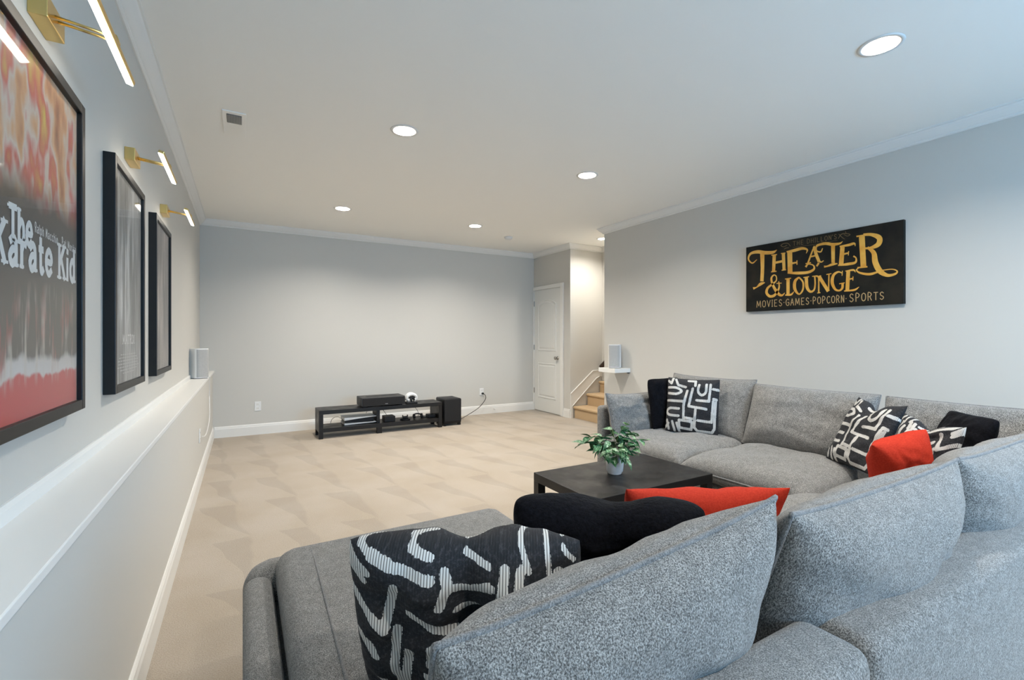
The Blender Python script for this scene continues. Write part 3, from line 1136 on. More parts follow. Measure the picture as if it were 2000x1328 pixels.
def puff(w_, h_, t_front, t_back, n=40, p=2.6, q=0.5, pinch=0.06, chop=0.0, chop_w=0.3, wrinkle=0.006, seed=0, slump=0.0, sag=0.0, piping=None,
         strokes=None, ears=0.0, dimple=None, rc=0.0):
    """soft cushion in the XZ plane (x width, z height), front face toward +y; seam on the outline"""
    off = Vector((seed * 3.7, seed * 1.3, seed * 2.1))
    us = [math.sin(math.pi / 2 * (-1 + 2 * i / n)) for i in range(n + 1)]
    verts = []
    grid = [[[0] * (n + 1) for _ in range(n + 1)] for _ in range(2)]
    uv = []

    def pos(u, v, side):
        e = pinch
        x = w_ / 2 * u * (1 - e * (1 - v * v) * abs(u) ** 1.5)
        z = h_ / 2 * v * (1 - e * (1 - u * u) * abs(v) ** 1.5)
        cr = 1 - rc * (abs(u) * abs(v)) ** 5
        x *= cr
        z *= cr
        g = max(0.0, (1 - abs(u) ** p) * (1 - abs(v) ** p)) ** q
        y = (t_front if side == 0 else -t_back) * g
        nz = noise.noise(Vector((u * 2.2, v * 2.2, side * 3.0)) + off) * wrinkle * 2.2 * g
        nz += noise.noise(Vector((u * 5.5, v * 5.5, side * 5.0)) + off) * wrinkle * g
        y += nz * (1 if side == 0 else -1)
        if chop:
            c = math.exp(-(u / chop_w) ** 2) * max(0.0, (v + 0.35) / 1.35) ** 1.4
            z -= chop * c
            y *= 1 - 0.35 * c
        if dimple:
            du, dv = u - dimple[0], v - dimple[1]
            rr = math.hypot(du, dv)
            an = math.atan2(dv, du)
            y *= 1 - dimple[2] * math.exp(-(rr / 0.22) ** 2)
            y *= 1 + 0.10 * math.sin(an * 5 + seed) * math.exp(-((rr - 0.42) / 0.30) ** 2) * min(1, rr * 3)
        if ears:
            z += ears * h_ * (abs(u) ** 4) * max(v, 0) ** 3
        if slump:
            z += slump * u * max(0.0, (v + 1) / 2)
        if sag:
            z -= sag * (1 - u * u) * max(0, v) ** 2
        return (x, y, z)
    for side in (0, 1):
        for i in range(n + 1):
            for j in range(n + 1):
                edge = i in (0, n) or j in (0, n)
                if side == 1 and edge:
                    grid[1][i][j] = grid[0][i][j]
                    continue
                grid[side][i][j] = len(verts)
                verts.append(pos(us[i], us[j], side))
                uv.append((us[i] * 0.5 + 0.5, us[j] * 0.5 + 0.5, 0.0))
    faces = []
    for i in range(n):
        for j in range(n):
            g = grid[0]
            faces.append((g[i][j], g[i][j + 1], g[i + 1][j + 1], g[i + 1][j]))
            g = grid[1]
            faces.append((g[i][j], g[i + 1][j], g[i + 1][j + 1], g[i][j + 1]))
    me = bpy.data.meshes.new('cushion')
    me.from_pydata(verts, [], faces)
    for pl_ in me.polygons:
        pl_.use_smooth = True
    if strokes is not None:
        U = np.array(uv)
        D = np.full(len(U), 9.0)
        for s_ in strokes:
            wd = s_[0]
            P_ = np.array(s_[1:], float)
            for a, c in zip(P_, P_[1:]):
                ab = c - a
                t = np.clip(((U[:, :2] - a) @ ab) / max(1e-9, ab @ ab), 0, 1)
                D = np.minimum(D, np.linalg.norm(U[:, :2] - (a + t[:, None] * ab), axis=1) - wd / 2)
        at = me.attributes.new('bar', 'FLOAT', 'POINT')
        at.data.foreach_set('value', D.astype(np.float32))
        at = me.attributes.new('cloth', 'FLOAT_VECTOR', 'POINT')
        at.data.foreach_set('vector', U.astype(np.float32).ravel())
    pip = None
    if piping:
        loop = [pos(us[i], -1, 0) for i in range(0, n)] + [pos(1, us[j], 0) for j in range(0, n)] + \
               [pos(us[i], 1, 0) for i in range(n, 0, -1)] + [pos(-1, us[j], 0) for j in range(n, 0, -1)]
        loop.append(loop[0])
        bb = bmesh.new()
        add_tube(bb, loop, piping, 6, False)
        pip = bb
    return me, pip


def basis(center, xdir, zdir):
    """matrix with local x along xdir, local z near zdir; local +y is the front"""
    x = Vector(xdir).normalized()
    z = Vector(zdir)
    z = (z - x * z.dot(x)).normalized()
    y = z.cross(x)
    m = Matrix((x, y, z)).transposed().to_4x4()
    m.translation = Vector(center)
    return m


# the sectional sofa: modules share one continuous body, so it is one thing
SO = thing('sectional_sofa', 'grey tweed U-shaped sectional sofa with chaise end', 'sofa', (1.8, 1.2, 0))
S0 = Vector((1.8, 1.2, 0))


def sbox(name, x0, x1, y0, y1, z0, z1, bev=0.03, seg=4):
    o = obj(name, box(x0 - S0.x, x1 - S0.x, y0 - S0.y, y1 - S0.y, z0, z1, bev, seg), M_TWEED, SO, smooth=True)
    return o


YB0, YB1 = 0.405, 0.545   # near back panel
for x0, x1 in ((0.03, 1.004), (1.007, 2.60), (2.603, 3.565)):
    sbox('back_panel', x0, x1, YB0, YB1, 0.02, 0.682, 0.034)
XO0, XO1 = 3.42, 3.565    # right back panel
for y0, y1 in ((0.55, 1.33), (1.333, 2.15), (2.153, 2.965)):
    sbox('back_panel', XO0, XO1, y0, y1, 0.02, 0.682, 0.034)
sbox('arm_panel', 2.585, 3.565, 2.968, 3.06, 0.02, 0.682, 0.030)
# bases
sbox('base', 1.007, 1.845, 0.53, 1.34, 0.03, 0.32)
sbox('base', 1.848, 2.60, 0.53, 1.34, 0.03, 0.32)
sbox('base', 2.603, 3.45, 0.53, 1.34, 0.03, 0.32)
sbox('base', 2.60, 3.45, 1.343, 2.15, 0.03, 0.32)
sbox('base', 2.60, 3.45, 2.153, 2.97, 0.03, 0.32)
sbox('base', 0.08, 1.004, 0.53, 1.86, 0.03, 0.34)
sbox('chaise_side', 0.0, 0.092, 0.41, 1.865, 0.02, 0.425, 0.042, 6)
sbox('chaise_end', 0.0, 1.035, 1.80, 1.995, 0.02, 0.440, 0.085, 8)
for x, y in ((0.1, 1.9), (0.95, 1.9), (0.1, 0.5), (3.4, 2.9), (2.68, 2.9), (3.45, 0.5)):
    obj('foot', box(x - 0.03 - S0.x, x + 0.03 - S0.x, y - 0.03 - S0.y, y + 0.03 - S0.y, 0, 0.04), M_PLASTIC, SO)


def place(me, name, m, mtx, parent, pip=None, label=None):
    o = obj(name, me, m, parent)
    if parent is not None:
        mtx = Matrix.Translation(-parent.location) @ mtx
    o.matrix_local = mtx
    if pip is not None:
        obj('piping', pip, M_PIPING, o, smooth=True)
    return o


def seat(x0, x1, y0, y1, zmid, tt, tb, seed, facing, pinch=0.015, p=5.0, q=0.42, n=44):
    """flat lying seat cushion; local z runs toward 'facing'"""
    cx, cy = (x0 + x1) / 2, (y0 + y1) / 2
    zd = Vector(facing)
    xd = Vector((0, 0, 1)).cross(zd) * -1
    # local y must be world up: y = z x x
    if zd.cross(xd).z < 0:
        xd = -xd
    wx = (y1 - y0) if abs(zd.x) > 0.5 else (x1 - x0)
    hz = (x1 - x0) if abs(zd.x) > 0.5 else (y1 - y0)
    me, pip = puff(wx, hz, tt, tb, n, p, q, pinch, wrinkle=0.007, seed=seed, piping=0.0055)
    return place(me, 'seat_cushion', M_TWEED, basis((cx, cy, zmid), xd, zd), SO, pip)


seat(2.545, 3.36, 2.150, 2.972, 0.395, 0.105, 0.085, 1, (-1, 0, 0))
seat(2.535, 3.38, 1.330, 2.150, 0.390, 0.110, 0.085, 2, (-1, 0, 0))
seat(2.60, 3.42, 0.54, 1.335, 0.390, 0.095, 0.085, 3, (0, 1, 0))
seat(1.80, 2.60, 0.54, 1.375, 0.390, 0.100, 0.085, 4, (0, 1, 0))
seat(1.010, 1.80, 0.54, 1.380, 0.390, 0.100, 0.085, 5, (0, 1, 0))
# chaise cushion: boxed, with a seam along its top edge
ch = sbox('seat_cushion', 0.100, 1.012, 0.55, 1.90, 0.335, 0.492, 0.062, 8)
b = tube([(0.205 - S0.x, 0.62 - S0.y, 0.4895), (0.200 - S0.x, 1.10 - S0.y, 0.4915), (0.212 - S0.x, 1.60 - S0.y, 0.4915), (0.215 - S0.x, 1.83 - S0.y, 0.488),
          (0.22 - S0.x, 1.885 - S0.y, 0.470)], 0.0045, 6)
obj('piping', b, M_PIPING, SO, smooth=True)


def back_cushion(cx, cy, cz, w_, h_, xdir, lean, tf, tb, seed, **kw):
    """lean: offset of the top relative to the bottom"""
    me, pip = puff(w_, h_, tf, tb, 46, 3.2, 0.5, kw.pop('pinch', 0.025), wrinkle=0.008, seed=seed, piping=0.0055, **kw)
    zd = Vector((lean[0], lean[1], h_))
    return place(me, 'back_cushion', M_TWEED, basis((cx, cy, cz), xdir, zd), SO, pip)


# near row (backs towards the camera)
LEAN = (0, -0.17)
back_cushion(0.580, 0.655, 0.655, 0.72, 0.46, (-1, 0, 0), LEAN, 0.125, 0.105, 11, slump=-0.045, ears=0.03)
back_cushion(1.345, 0.60, 0.675, 0.83, 0.47, (-1, 0, 0), LEAN, 0.125, 0.100, 12, ears=0.02)
back_cushion(2.185, 0.60, 0.675, 0.83, 0.47, (-1, 0, 0), LEAN, 0.125, 0.100, 13, ears=0.02)
back_cushion(2.99, 0.60, 0.675, 0.76, 0.47, (-1, 0, 0), LEAN, 0.120, 0.100, 14)
# right row
LR = (0.17, 0)
back_cushion(3.345, 0.93, 0.68, 0.80, 0.45, (0, 1, 0), LR, 0.065, 0.08, 15)
back_cushion(3.335, 1.765, 0.68, 0.815, 0.46, (0, 1, 0), LR, 0.105, 0.08, 16)
back_cushion(3.345, 2.565, 0.69, 0.79, 0.48, (0, 1, 0), LR, 0.080, 0.08, 17, ears=0.02)
# cushion at the far arm
me_, pip_ = puff(0.66, 0.37, 0.10, 0.07, 46, 3.0, 0.5, 0.035, wrinkle=0.010, seed=18, piping=0.0055, ears=0.04)
place(me_, 'arm_cushion', M_TWEED, basis((2.905, 2.875, 0.60), (-1, 0, 0), (0, 0.09, 0.36)) @ Matrix.Rotation(math.pi, 4, 'Z'), SO, pip_)

# bars of the patterned cloth
PA = [[(1165, 165), (1240, 165), (1285, 190), (1240, 215), (1165, 210)], [(1160, 268), (1300, 272)],
      [(1270, 328), (1185, 328), (1160, 355), (1185, 380), (1270, 385)], [(1335, 185), (1310, 300), (1312, 395), (1385, 400)],
      [(1380, 165), (1352, 305), (1500, 318)], [(1432, 130), (1425, 185), (1455, 212), (1488, 190), (1492, 125)],
      [(1525, 125), (1520, 258), (1415, 255)], [(1410, 330), (1405, 465), (1430, 492), (1550, 490), (1567, 460), (1576, 260)],
      [(1432, 408), (1545, 412), (1555, 250)], [(1548, 160), (1592, 165)], [(1555, 235), (1582, 240)],
      [(1275, 415), (1385, 425), (1380, 485), (1280, 475), (1275, 415)], [(1205, 85), (1190, 130), (1160, 112)],
      [(1230, 95), (1252, 140), (1320, 155)], [(1165, 420), (1185, 490)], [(1215, 430), (1240, 500)], [(1255, 440), (1280, 505)],
      [(1340, 100), (1400, 100), (1400, 140)], [(1180, 445), (1150, 480)]]
for k_ in (0, 2, 5):
    PA[k_] = [tuple(q_) for q_ in spline(PA[k_], 5)]
PAT_A = [[0.046] + [((x - 1150) / 450.0, (510 - y) / 430.0) for x, y in s_] for s_ in PA]
PB = [[(575, 310), (700, 370)], [(590, 350), (680, 400)], [(600, 460), (780, 545), (835, 395)], [(640, 600), (715, 680)], [(840, 545), (810, 700), (840, 870)],
      [(890, 620), (850, 790), (920, 960)], [(905, 480), (1100, 560)], [(1000, 590), (990, 660)], [(970, 715), (1150, 690), (1330, 720), (1490, 660)],
      [(1230, 580), (1340, 510), (1360, 430)], [(1470, 405), (1540, 640)], [(1570, 370), (1625, 610)], [(720, 320), (1000, 365)],
      [(1060, 350), (1075, 380), (1040, 450)], [(1090, 395), (1180, 405), (1260, 375)], [(1330, 340), (1300, 450)], [(1400, 345), (1380, 410)],
      [(930, 820), (970, 960)], [(1070, 870), (1150, 850)], [(1120, 470), (1240, 490)], [(720, 780), (790, 860), (840, 880)], [(1250, 800), (1400, 860)],
      [(1500, 760), (1500, 900)], [(1600, 700), (1620, 850), (1540, 930)]]
PB += [[(650, 300), (760, 330)], [(900, 305), (1000, 318)], [(1150, 310), (1260, 335)],
       [(1400, 300), (1440, 350)], [(1520, 300), (1530, 370)], [(1600, 310), (1650, 350)], [(1655, 420), (1640, 560)]]
N_MAIN = 24
PAT_B = [[0.041 if k_ < N_MAIN else 0.022] + [((x - 590) / 1100.0, 1 - (y - 300) / 660.0) for x, y in s_] for k_, s_ in enumerate(PB)]
PAT_C = [[s_[0] + 0.010] + [(1 - u, v_) for u, v_ in s_[1:]] for s_ in PAT_B]


def pillow(name, label, m, bl, br, tl, tr, thick, strokes=None, flip=False, group=None, n=40, **kw):
    """throw pillow spanned by its four corners; the seen face looks toward the camera side"""
    bl, br, tl, tr = map(Vector, (bl, br, tl, tr))
    c = (bl + br + tl + tr) / 4
    xd = ((br + tr) - (bl + tl)) / 2
    zd = ((tl + tr) - (bl + br)) / 2
    me, _ = puff(xd.length, zd.length, thick * 0.5, thick * 0.5, n, kw.pop('p', 2.4), kw.pop('q', 0.5), strokes=strokes, rc=0.07 if name == 'fur_pillow' else 0.035, **kw)
    # local +y looks away from a camera that sees x to the right and z up
    o = obj(name, me, m)
    o.matrix_world = basis(c, xd, zd)
    return tag(o, label, 'pillow', group)


G = 'throw pillows on the sofa'
pillow('patterned_pillow', 'black pillow with ribbed white bars on the chaise, nearest to camera', M_PATTERN,
       (0.255, 1.06, 0.485), (0.66, 0.83, 0.485), (0.165, 0.965, 0.86), (0.56, 0.72, 0.862), 0.19, PAT_B, group=G, n=110, pinch=0.02, chop=0.006, chop_w=0.2, wrinkle=0.016, seed=21, dimple=(0.12, 0.25, 0.55), p=3.0)
pillow('fur_pillow', 'black fur pillow on the seat between the chaise and red lumbar pillow', M_FUR,
       (0.71, 1.20, 0.49), (1.12, 0.90, 0.49), (0.60, 1.06, 0.838), (1.00, 0.755, 0.828), 0.20, group=G, n=60, pinch=0.04, chop=0.020, chop_w=0.35, wrinkle=0.014, seed=22, p=3.6, dimple=(0.2, 0.35, 0.5))
pillow('lumbar_pillow', 'red lumbar pillow lying behind the near black fur pillow', M_RED,
       (1.16, 1.27, 0.49), (1.66, 1.00, 0.49), (1.06, 1.14, 0.755), (1.545, 0.875, 0.755), 0.15, group=G, n=50, pinch=0.07, wrinkle=0.009, seed=23, sag=0.02, ears=0.03)
pillow('red_pillow', 'square red pillow leaning in front of the sofa corner pillows', M_RED,
       (2.575, 1.075, 0.485), (2.88, 0.91, 0.485), (2.49, 1.005, 0.725), (2.66, 0.93, 0.868), 0.20, group=G, n=50, pinch=0.06, wrinkle=0.010, seed=24)
pillow('patterned_pillow', 'black and white maze patterned pillow left of the square red pillow', M_PATTERN,
       (3.14, 1.52, 0.495), (2.96, 1.21, 0.495), (3.33, 1.47, 0.875), (3.17, 1.145, 0.866), 0.12, PAT_A, group=G, n=90, pinch=0.06, chop=0.045, chop_w=0.25, wrinkle=0.010, seed=25, ears=0.04)
pillow('patterned_pillow', 'small black and white patterned pillow behind the square red pillow', M_PATTERN,
       (2.97, 1.17, 0.495), (2.83, 0.87, 0.495), (3.06, 1.11, 0.85), (2.90, 0.82, 0.82), 0.12, PAT_C, group=G, n=90, pinch=0.06, chop=0.04, chop_w=0.3, wrinkle=0.012, seed=26, ears=0.04)
pillow('fur_pillow', 'black fur pillow in the sofa corner behind the patterned pillow', M_FUR,
       (3.17, 1.08, 0.495), (2.99, 0.84, 0.495), (3.33, 1.02, 0.868), (3.10, 0.755, 0.866), 0.12, group=G, n=50, pinch=0.05, wrinkle=0.010, seed=27, p=3.0)
pillow('fur_pillow', 'black fur pillow at far end of sofa beside the wall shelf', M_FUR,
       (2.90, 2.75, 0.495), (3.19, 2.70, 0.495), (2.93, 2.80, 0.905), (3.28, 2.74, 0.925), 0.10, group=G, n=50, pinch=0.04, wrinkle=0.008, seed=28, p=3.2)
pillow('patterned_pillow', 'black and white maze patterned pillow at far end of the sofa', M_PATTERN,
       (2.975, 2.67, 0.49), (3.19, 2.31, 0.485), (3.07, 2.72, 0.922), (3.28, 2.39, 0.917), 0.12, PAT_A, group=G, n=90, pinch=0.04, wrinkle=0.008, seed=29, ears=0.02)

# ------------------------------------------------------------ coffee table
T = thing('coffee_table', 'black square-legged coffee table in front of the sofa', 'table', (1.95, 2.065, 0))
obj('table_top', box(-0.45, 0.45, -0.275, 0.275, 0.40, 0.45, 0.002), M_LAM, T)
for sx in (-1, 1):
    for sy in (-1, 1):
        obj('leg', box(min(sx * 0.45, sx * 0.40), max(sx * 0.45, sx * 0.40), min(sy * 0.275, sy * 0.225), max(sy * 0.275, sy * 0.225), 0, 0.40, 0.002), M_LAM, T)
obj('shelf', box(-0.40, 0.40, -0.22, 0.22, 0.17, 0.19, 0.002), M_LAM, T)

# potted plant
PX, PY = 1.905, 2.085
P = thing('potted_plant', 'variegated trailing plant in a white pot on the coffee table', 'plant', (PX, PY, 0.45))
pot = obj('pot', lathe([(0.038, 0), (0.041, 0.006), (0.0405, 0.010), (0.048, 0.016), (0.051, 0.05), (0.053, 0.115), (0.050, 0.115), (0.046, 0.09), (0.0001, 0.088)], 32), M_CERAMIC, P, smooth=True)
obj('soil', lathe([(0.0455, 0.086), (0.0455, 0.092), (0.0001, 0.095)], 24), M_SOIL, P)


def leaf_mesh(name, ln, wd, curl, m):
    b = bmesh.new()
    n = 6
    rows = []
    for i in range(n + 1):
        t = i / n
        w_ = wd * math.sin(math.pi * min(1, t ** 0.72)) * (1 - 0.25 * t)
        if i in (0, n):
            w_ = 0.0008
        x = ln * t
        z = -curl * ln * t * t
        rows.append([b.verts.new((x, -w_, z + 0.12 * w_)), b.verts.new((x, 0, z - 0.22 * w_)), b.verts.new((x, w_, z + 0.12 * w_))])
    for r0, r1 in zip(rows, rows[1:]):
        for k in range(2):
            b.faces.new((r0[k], r0[k + 1], r1[k + 1], r1[k]))
    me = bpy.data.meshes.new(name)
    b.to_mesh(me)
    b.free()
    for p_ in me.polygons:
        p_.use_smooth = True
    me.materials.append(m)
    return me


LM = [leaf_mesh('leaf', 0.062, 0.022, 0.35, M_LEAF), leaf_mesh('leaf', 0.052, 0.020, 0.15, M_LEAF), leaf_mesh('leaf', 0.058, 0.018, 0.6, M_LEAF),
      leaf_mesh('leaf', 0.045, 0.017, 0.2, M_LEAFP)]
rng = random.Random(11)


def leaf(p, az, el, kind, s=1.0, roll=0.0):
    o = bpy.data.objects.new('leaf', LM[kind])
    COL.objects.link(o)
    o.parent = P
    o.location = p
    o.rotation_euler = (roll, -el, az)
    o.scale = (s, s, s)
    return o


RT = Vector((CS, -SN, 0))     # sideways in the room as seen, used only to lay out the sprawl
FW = Vector((SN, CS, 0))
vines = []
# (side, depth, height) of vine tips relative to the pot
tips = [(-0.215, 0.02, 0.165), (-0.165, 0.03, 0.21), (0.13, 0.05, 0.235), (0.09, 0.02, 0.30), (0.19, 0.02, 0.19), (-0.08, -0.06, 0.13), (0.05, -0.08, 0.12),
        (0.11, -0.05, 0.15), (-0.11, 0.09, 0.20), (0.0, 0.10, 0.25), (-0.04, -0.10, 0.13), (0.15, 0.10, 0.20), (-0.12, -0.02, 0.16), (0.03, 0.02, 0.22)]
for k, (sx, sy, sz) in enumerate(tips):
    tip = RT * sx + FW * sy + Vector((0, 0, sz))
    base = Vector((rng.uniform(-0.02, 0.02), rng.uniform(-0.02, 0.02), 0.09))
    mid = base.lerp(tip, 0.45) + Vector((0, 0, 0.055))
    pts = [Vector(q) for q in spline([tuple(base), tuple(mid), tuple(tip)], 6)]
    obj('stem', tube(pts, 0.0017, 5), M_STEM, P, smooth=True)
    L_ = (tip - base).length
    nl = max(5, int(L_ / 0.023))
    for i in range(nl):
        t = 0.22 + 0.78 * (i + 0.5) / nl
        q = pts[min(len(pts) - 1, int(t * (len(pts) - 1)))]
        az = math.atan2(tip.y, tip.x) + rng.uniform(-1.5, 1.5)
        pale = (k in (2, 3, 4, 11) and t > 0.72)
        leaf(q, az, rng.uniform(-0.6, 0.5), 3 if pale else rng.choice((0, 0, 1, 2)), rng.uniform(0.9, 1.35), rng.uniform(-0.5, 0.5))
for k in range(52):
    a = rng.uniform(0, 2 * math.pi)
    r_ = rng.uniform(0.01, 0.105)
    leaf(Vector((r_ * math.cos(a), r_ * math.sin(a), 0.105 + rng.uniform(0, 0.10) * (1.1 - r_ * 4))), a + rng.uniform(-0.7, 0.7), rng.uniform(-0.5, 0.6),
         rng.choice((0, 1, 2)), rng.uniform(0.8, 1.25), rng.uniform(-0.6, 0.6))

# ------------------------------------------------------------ low bench and devices
BX0, BX1, BY0, BY1 = 0.812, 2.42, 6.15, 6.50
BN = thing('tv_bench', 'long low black bench with open shelf against the far wall', 'bench', ((BX0 + BX1) / 2, (BY0 + BY1) / 2, 0))
bw, bd = (BX1 - BX0) / 2, (BY1 - BY0) / 2
obj('bench_top', box(-bw, bw, -bd, bd, 0.303, 0.352, 0.002), M_LAM, BN)
for s_ in (-1, 1):
    x0, x1 = (-bw, -bw + 0.05) if s_ < 0 else (bw - 0.05, bw)
    obj('side_panel', box(x0, x1, -bd + 0.05, bd - 0.05, 0.08, 0.303, 0.001), M_LAM, BN)
    for y0, y1 in ((-bd, -bd + 0.05), (bd - 0.05, bd)):
        obj('leg', box(x0, x1, y0, y1, 0, 0.303, 0.002), M_LAM, BN)
obj('bench_shelf', box(-bw + 0.05, bw - 0.05, -bd + 0.005, bd - 0.005, 0.08, 0.13, 0.001), M_LAM, BN)
obj('divider', box(-0.085, -0.045, -bd + 0.06, bd - 0.05, 0.13, 0.303, 0.001), M_LAM, BN)
obj('centre_foot', box(-0.095, -0.03, -bd + 0.01, -bd + 0.06, 0, 0.08, 0.002), M_LAM, BN)

PJ = thing('projector', 'wide black short-throw projector on top of the low bench', 'projector', (1.60, 6.27, 0.352))
obj('body', box(-0.285, 0.285, -0.13, 0.15, 0.014, 0.128, 0.010, 3), M_GREYTOP, PJ)
obj('front_grille', box(-0.268, 0.285, -0.140, -0.128, 0.014, 0.118, 0.004), M_CLOTHSPK, PJ)
obj('lens_slot', box(-0.20, 0.20, -0.03, 0.035, 0.1275, 0.131, 0.001), M_PLASTIC, PJ)
obj('badge', box(0.02, 0.055, -0.1415, -0.1395, 0.032, 0.040), M_NICKEL, PJ)
obj('side_vent', box(-0.287, -0.284, -0.09, -0.03, 0.04, 0.10), M_PLASTIC, PJ)
for x in (-0.24, 0.24):
    obj('foot', box(x - 0.02, x + 0.02, -0.10, 0.10, 0, 0.016, 0.003), M_PLASTIC, PJ)

# two game controllers on a dock
DK = thing('charging_dock', 'small black charging dock beside the projector', 'dock', (2.005, 6.24, 0.352))
obj('dock_base', box(-0.075, 0.075, -0.05, 0.05, 0, 0.022, 0.006), M_PLASTIC, DK)
obj('dock_post', box(-0.012, 0.012, -0.006, -0.001, 0.02, 0.06, 0.001), M_PLASTIC, DK)
for k, yy in enumerate((6.214, 6.272)):
    c = thing('game_controller', ['white game controller at front of the charging dock', 'white game controller at back of the charging dock'][k], 'controller',
              (2.005, yy, 0.374), 0, 'controllers on the dock')
    arc = [(0.068 * math.cos(a), 0, 0.045 + 0.062 * math.sin(a)) for a in [math.pi * (1.12 - 1.24 * i / 14) for i in range(15)]]
    rad = [0.012 + 0.010 * math.sin(math.pi * i / 14) for i in range(15)]
    obj('shell', tube(arc, rad, 10), M_WHITEPL, c, smooth=True)
    obj('touch_face', box(-0.040, 0.040, -0.016, 0.012, 0.045, 0.078, 0.008, 3), M_PLASTIC, c)
    for sx in (-0.026, 0.026):
        obj('stick', tube([(sx, -0.010, 0.040), (sx, -0.032, 0.036)], 0.010, 12), M_PLASTIC, c, smooth=True)
        obj('grip', tube([(sx * 1.55, 0, 0.048), (sx * 1.75, 0, 0.006)], [0.016, 0.011], 10), M_WHITEPL, c, smooth=True)

# game console lying on the shelf
GC = thing('game_console', 'white and black game console lying on the bench shelf', 'console', (1.320, 6.36, 0.13))
obj('core', box(-0.185, 0.180, -0.115, 0.125, 0.022, 0.082, 0.006), M_PLASTIC, GC)
for top in (0, 1):
    b = bmesh.new()
    n = 12
    r0, r1, r2, r3 = [], [], [], []
    for i in range(n + 1):
        t = i / n
        x = -0.195 + 0.40 * t
        flare = 0.020 * (1 - math.sin(math.pi * min(1, t * 1.15))) if top == 0 else 0.016 * (1 - t) ** 1.5
        if top == 0:
            z0, z1 = 0.004 + 0.010 * t, 0.022 + 0.004 * (1 - t)
        else:
            z0, z1 = 0.078 + 0.012 * t - flare, 0.098 - 0.003 * t
        for rr, (yy, zz) in zip((r0, r1, r2, r3), ((-0.135, z0), (-0.135, z1), (0.130, z1), (0.130, z0))):
            rr.append(b.verts.new((x, yy, zz)))
    for i in range(n):
        for A, B_ in ((r0, r1), (r1, r2), (r2, r3), (r3, r0)):
            b.faces.new((A[i], B_[i], B_[i + 1], A[i + 1]))
    b.faces.new((r0[0], r1[0], r2[0], r3[0]))
    b.faces.new((r0[-1], r3[-1], r2[-1], r1[-1]))
    obj('side_plate', b, M_WHITEPL, GC)
obj('rest', box(-0.10, 0.10, -0.08, 0.08, 0, 0.006), M_PLASTIC, GC)

o = obj('network_box', box(-0.072, 0.072, -0.07, 0.07, 0, 0.075, 0.006), M_PLASTIC)
o.location = (1.705, 6.28, 0.13)
tag(o, 'small square black box on bench shelf right of the divider', 'box')
DS = thing('round_dock', 'round black disc stand with upright prongs on the bench shelf', 'stand', (1.925, 6.26, 0.13))
obj('disc', lathe([(0.070, 0), (0.072, 0.010), (0.060, 0.020), (0.030, 0.026), (0.0001, 0.027)], 28), M_PLASTIC, DS, smooth=True)
obj('cradle', box(-0.036, 0.036, -0.015, 0.02, 0.02, 0.05, 0.004), M_PLASTIC, DS)
for x in (-0.032, 0.032):
    obj('prong', box(x - 0.005, x + 0.005, -0.01, 0.012, 0.045, 0.068, 0.002), M_PLASTIC, DS)
HS = thing('headset', 'tangled black headset lying on the bench shelf', 'headset', (2.115, 6.29, 0.13))
arc = [(0.066 * math.cos(a), 0.05 * math.sin(a), 0.030 + 0.028 * math.sin(a)) for a in [math.pi * i / 14 for i in range(15)]]
obj('headband', tube(arc, 0.009, 8), M_PLASTIC, HS, smooth=True)
for x in (-0.056, 0.050):
    obj('ear_cup', tube([(x - 0.014, -0.01, 0.034), (x + 0.014, -0.015, 0.036)], 0.033, 14), M_PLASTIC, HS, smooth=True)
obj('cord', tube(spline([(0.06, 0, 0.006), (0.09, -0.03, 0.006), (0.12, 0.02, 0.006), (0.085, 0.05, 0.006)], 6), 0.004, 6), M_PLASTIC, HS, smooth=True)
o = obj('flat_device', box(-0.055, 0.055, -0.06, 0.06, 0, 0.045, 0.008), M_PLASTIC)
o.location = (2.305, 6.30, 0.13)
tag(o, 'flat black device at right end of bench shelf', 'device')


def cable(name, pts, rad, m, label, cat='cable', group=None):
    o = obj(name, tube(spline(pts, 8), rad, 6), m, smooth=True)
    return tag(o, label, cat, group)


cable('power_cable', [(1.16, 6.50, 0.165), (1.09, 6.54, 0.20), (1.02, 6.53, 0.17), (1.00, 6.52, 0.06), (1.03, 6.56, 0.008)], 0.003, M_PLASTIC, 'thin black cable left of the game console')
cable('power_cable', [(1.44, 6.50, 0.16), (1.47, 6.55, 0.22), (1.52, 6.58, 0.28), (1.53, 6.55, 0.33)], 0.003, M_PLASTIC, 'thin black cable rising behind the bench divider')
cable('power_cable', [(1.70, 6.36, 0.20), (1.69, 6.46, 0.24), (1.66, 6.53, 0.30), (1.64, 6.55, 0.34)], 0.003, M_PLASTIC, 'thin black cable rising from the small square box')
cable('power_cable', [(2.10, 6.53, 0.33), (2.16, 6.55, 0.25), (2.21, 6.55, 0.16), (2.20, 6.56, 0.008)], 0.003, M_PLASTIC, 'thin black cable hanging behind right half of the bench')

SW = thing('subwoofer', 'black box subwoofer standing right of the low bench', 'speaker', (2.595, 6.345, 0))
obj('cabinet', box(-0.135, 0.135, -0.165, 0.165, 0.03, 0.385, 0.022, 4), M_PLASTIC, SW, smooth=True)
obj('front_grille', box(-0.130, 0.130, -0.172, -0.150, 0.06, 0.380, 0.015, 3), M_CLOTHSPK, SW)
for x in (-0.11, 0.11):
    for y in (-0.13, 0.13):
        obj('foot', box(x - 0.02, x + 0.02, y - 0.02, y + 0.02, 0, 0.035, 0.004), M_PLASTIC, SW)


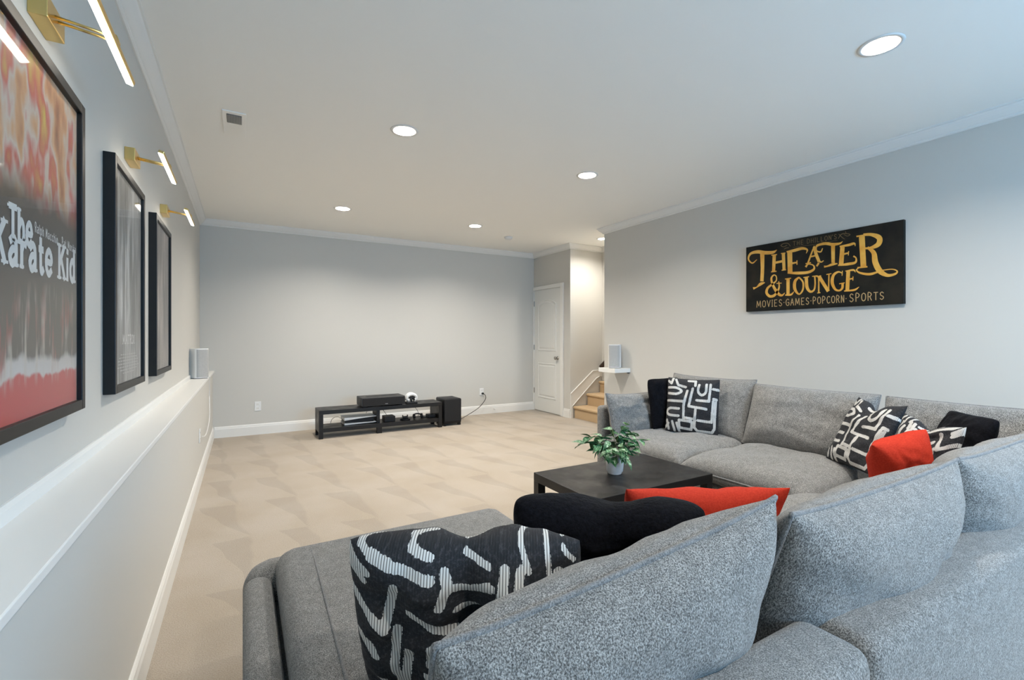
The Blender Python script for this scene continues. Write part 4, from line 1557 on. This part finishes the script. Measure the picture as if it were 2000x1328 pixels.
def outlet(label, loc, rz):
    t = thing('wall_outlet', label, 'outlet', loc, rz, 'white wall outlets')
    obj('cover_plate', box(-0.037, 0.037, -0.006, 0, -0.06, 0.06, 0.003), M_WHITEPL, t)
    for z in (-0.026, 0.026):
        s_ = obj('socket', box(-0.017, 0.017, -0.0075, -0.005, z - 0.015, z + 0.015, 0.003), M_TRIM, t)
        for x in (-0.006, 0.006):
            obj('slot', box(x - 0.001, x + 0.001, -0.0079, -0.007, z - 0.004, z + 0.006), M_PLASTIC, s_)
    return t


outlet('white wall outlet on far wall left of the low bench', (0.170, YB, 0.366), 0)
outlet('white wall outlet with black plug right of the subwoofer', (3.398, YB, 0.366), 0)
outlet('white wall outlet on the low ledge wall below the left speaker', (XLF, 4.81, 0.41), R(90))
pc = thing('plugged_cord', 'black power cord from subwoofer to the wall outlet', 'cord', (3.41, YB - 0.0085, 0.34))
obj('plug', tube([(0, 0.0, 0), (0, -0.028, 0)], 0.016, 12), M_PLASTIC, pc, smooth=True)
obj('cord', tube(spline([(0, -0.026, 0), (0.030, -0.05, -0.03), (0.02, -0.06, -0.10), (-0.11, -0.08, -0.22), (-0.35, -0.16, -0.31), (-0.55, -0.32, -0.325), (-0.70, -0.37, -0.30)], 8), 0.005, 8), M_PLASTIC, pc, smooth=True)
b = tube([(0, 0, 0), (0, -0.06, 0)], 0.006, 8)
ds = obj('door_stop', b, M_WHITEPL, smooth=True)
ds.location = (3.62, YB - 0.0152, 0.075)
tag(ds, 'small white door stop on the far baseboard', 'door stop')


# ------------------------------------------------------------ small surround speakers
def small_speaker(label, loc, rz, w_, d_, h_):
    t = thing('shelf_speaker', label, 'speaker', loc, rz, 'small white wireless speakers')

    def outline(k, back):
        pts = []
        n = 14
        for i in range(n + 1):
            a = math.pi * (i / n)
            pts.append(((w_ / 2 - k) * math.copysign(abs(math.cos(a)) ** 0.45, math.cos(a)), -(d_ * 0.55 - k) * math.sin(a) ** 0.6))
        pts += [(-(w_ / 2 - k), back), (w_ / 2 - k, back)]
        return pts
    obj('shell', prism(outline(0, d_ * 0.45), 'z', 0.006, h_), M_WHITEPL, t)
    fr = []
    for i in range(41):
        a_ = math.pi * i / 40
        x = (w_ / 2) * math.copysign(abs(math.cos(a_)) ** 0.45, math.cos(a_))
        if abs(x) <= w_ * 0.435:
            fr.append((x, -(d_ * 0.55) * math.sin(a_) ** 0.6 - 0.003))
    fr += [(fr[-1][0], -0.02), (fr[0][0], -0.02)]
    obj('grille', prism(fr, 'z', 0.014, h_ - 0.010), M_GRILLE, t)
    obj('base_ring', prism(outline(0.006, d_ * 0.42), 'z', 0.0, 0.006), M_GREYTOP, t)
    return t


small_speaker('white wireless speaker on the left ledge near the far wall', (-0.375, 5.62, ZL), R(35), 0.135, 0.11, 0.30)
# the white box shelf on the right wall
sh = thing('wall_shelf', 'white floating box shelf on right wall beside the stairs', 'shelf', (XR, 4.455, 0.82))
obj('shelf_board', box(3.936 - XR, 0, -0.15, 0.15, 0, 0.052, 0.002), M_TRIM, sh)
obj('bracket', box(-0.03, -0.006, -0.14, -0.12, -0.012, 0.001), M_PLASTIC, sh)
small_speaker('white wireless speaker on the floating shelf by the stairs', (4.075, 4.46, 0.872), R(-48), 0.155, 0.12, 0.295)
cable('speaker_cable', [(-0.335, 5.70, ZL + 0.004), (-0.299, 5.72, ZL + 0.004), (-0.298, 5.75, ZL - 0.06), (-0.300, 5.8, 0.62), (-0.29, 5.6, 0.44), (-0.29, 5.1, 0.37), (-0.305, 4.815, 0.40)], 0.0035,
      M_WHITEPL, 'thin white cable hanging from ledge speaker to the outlet')
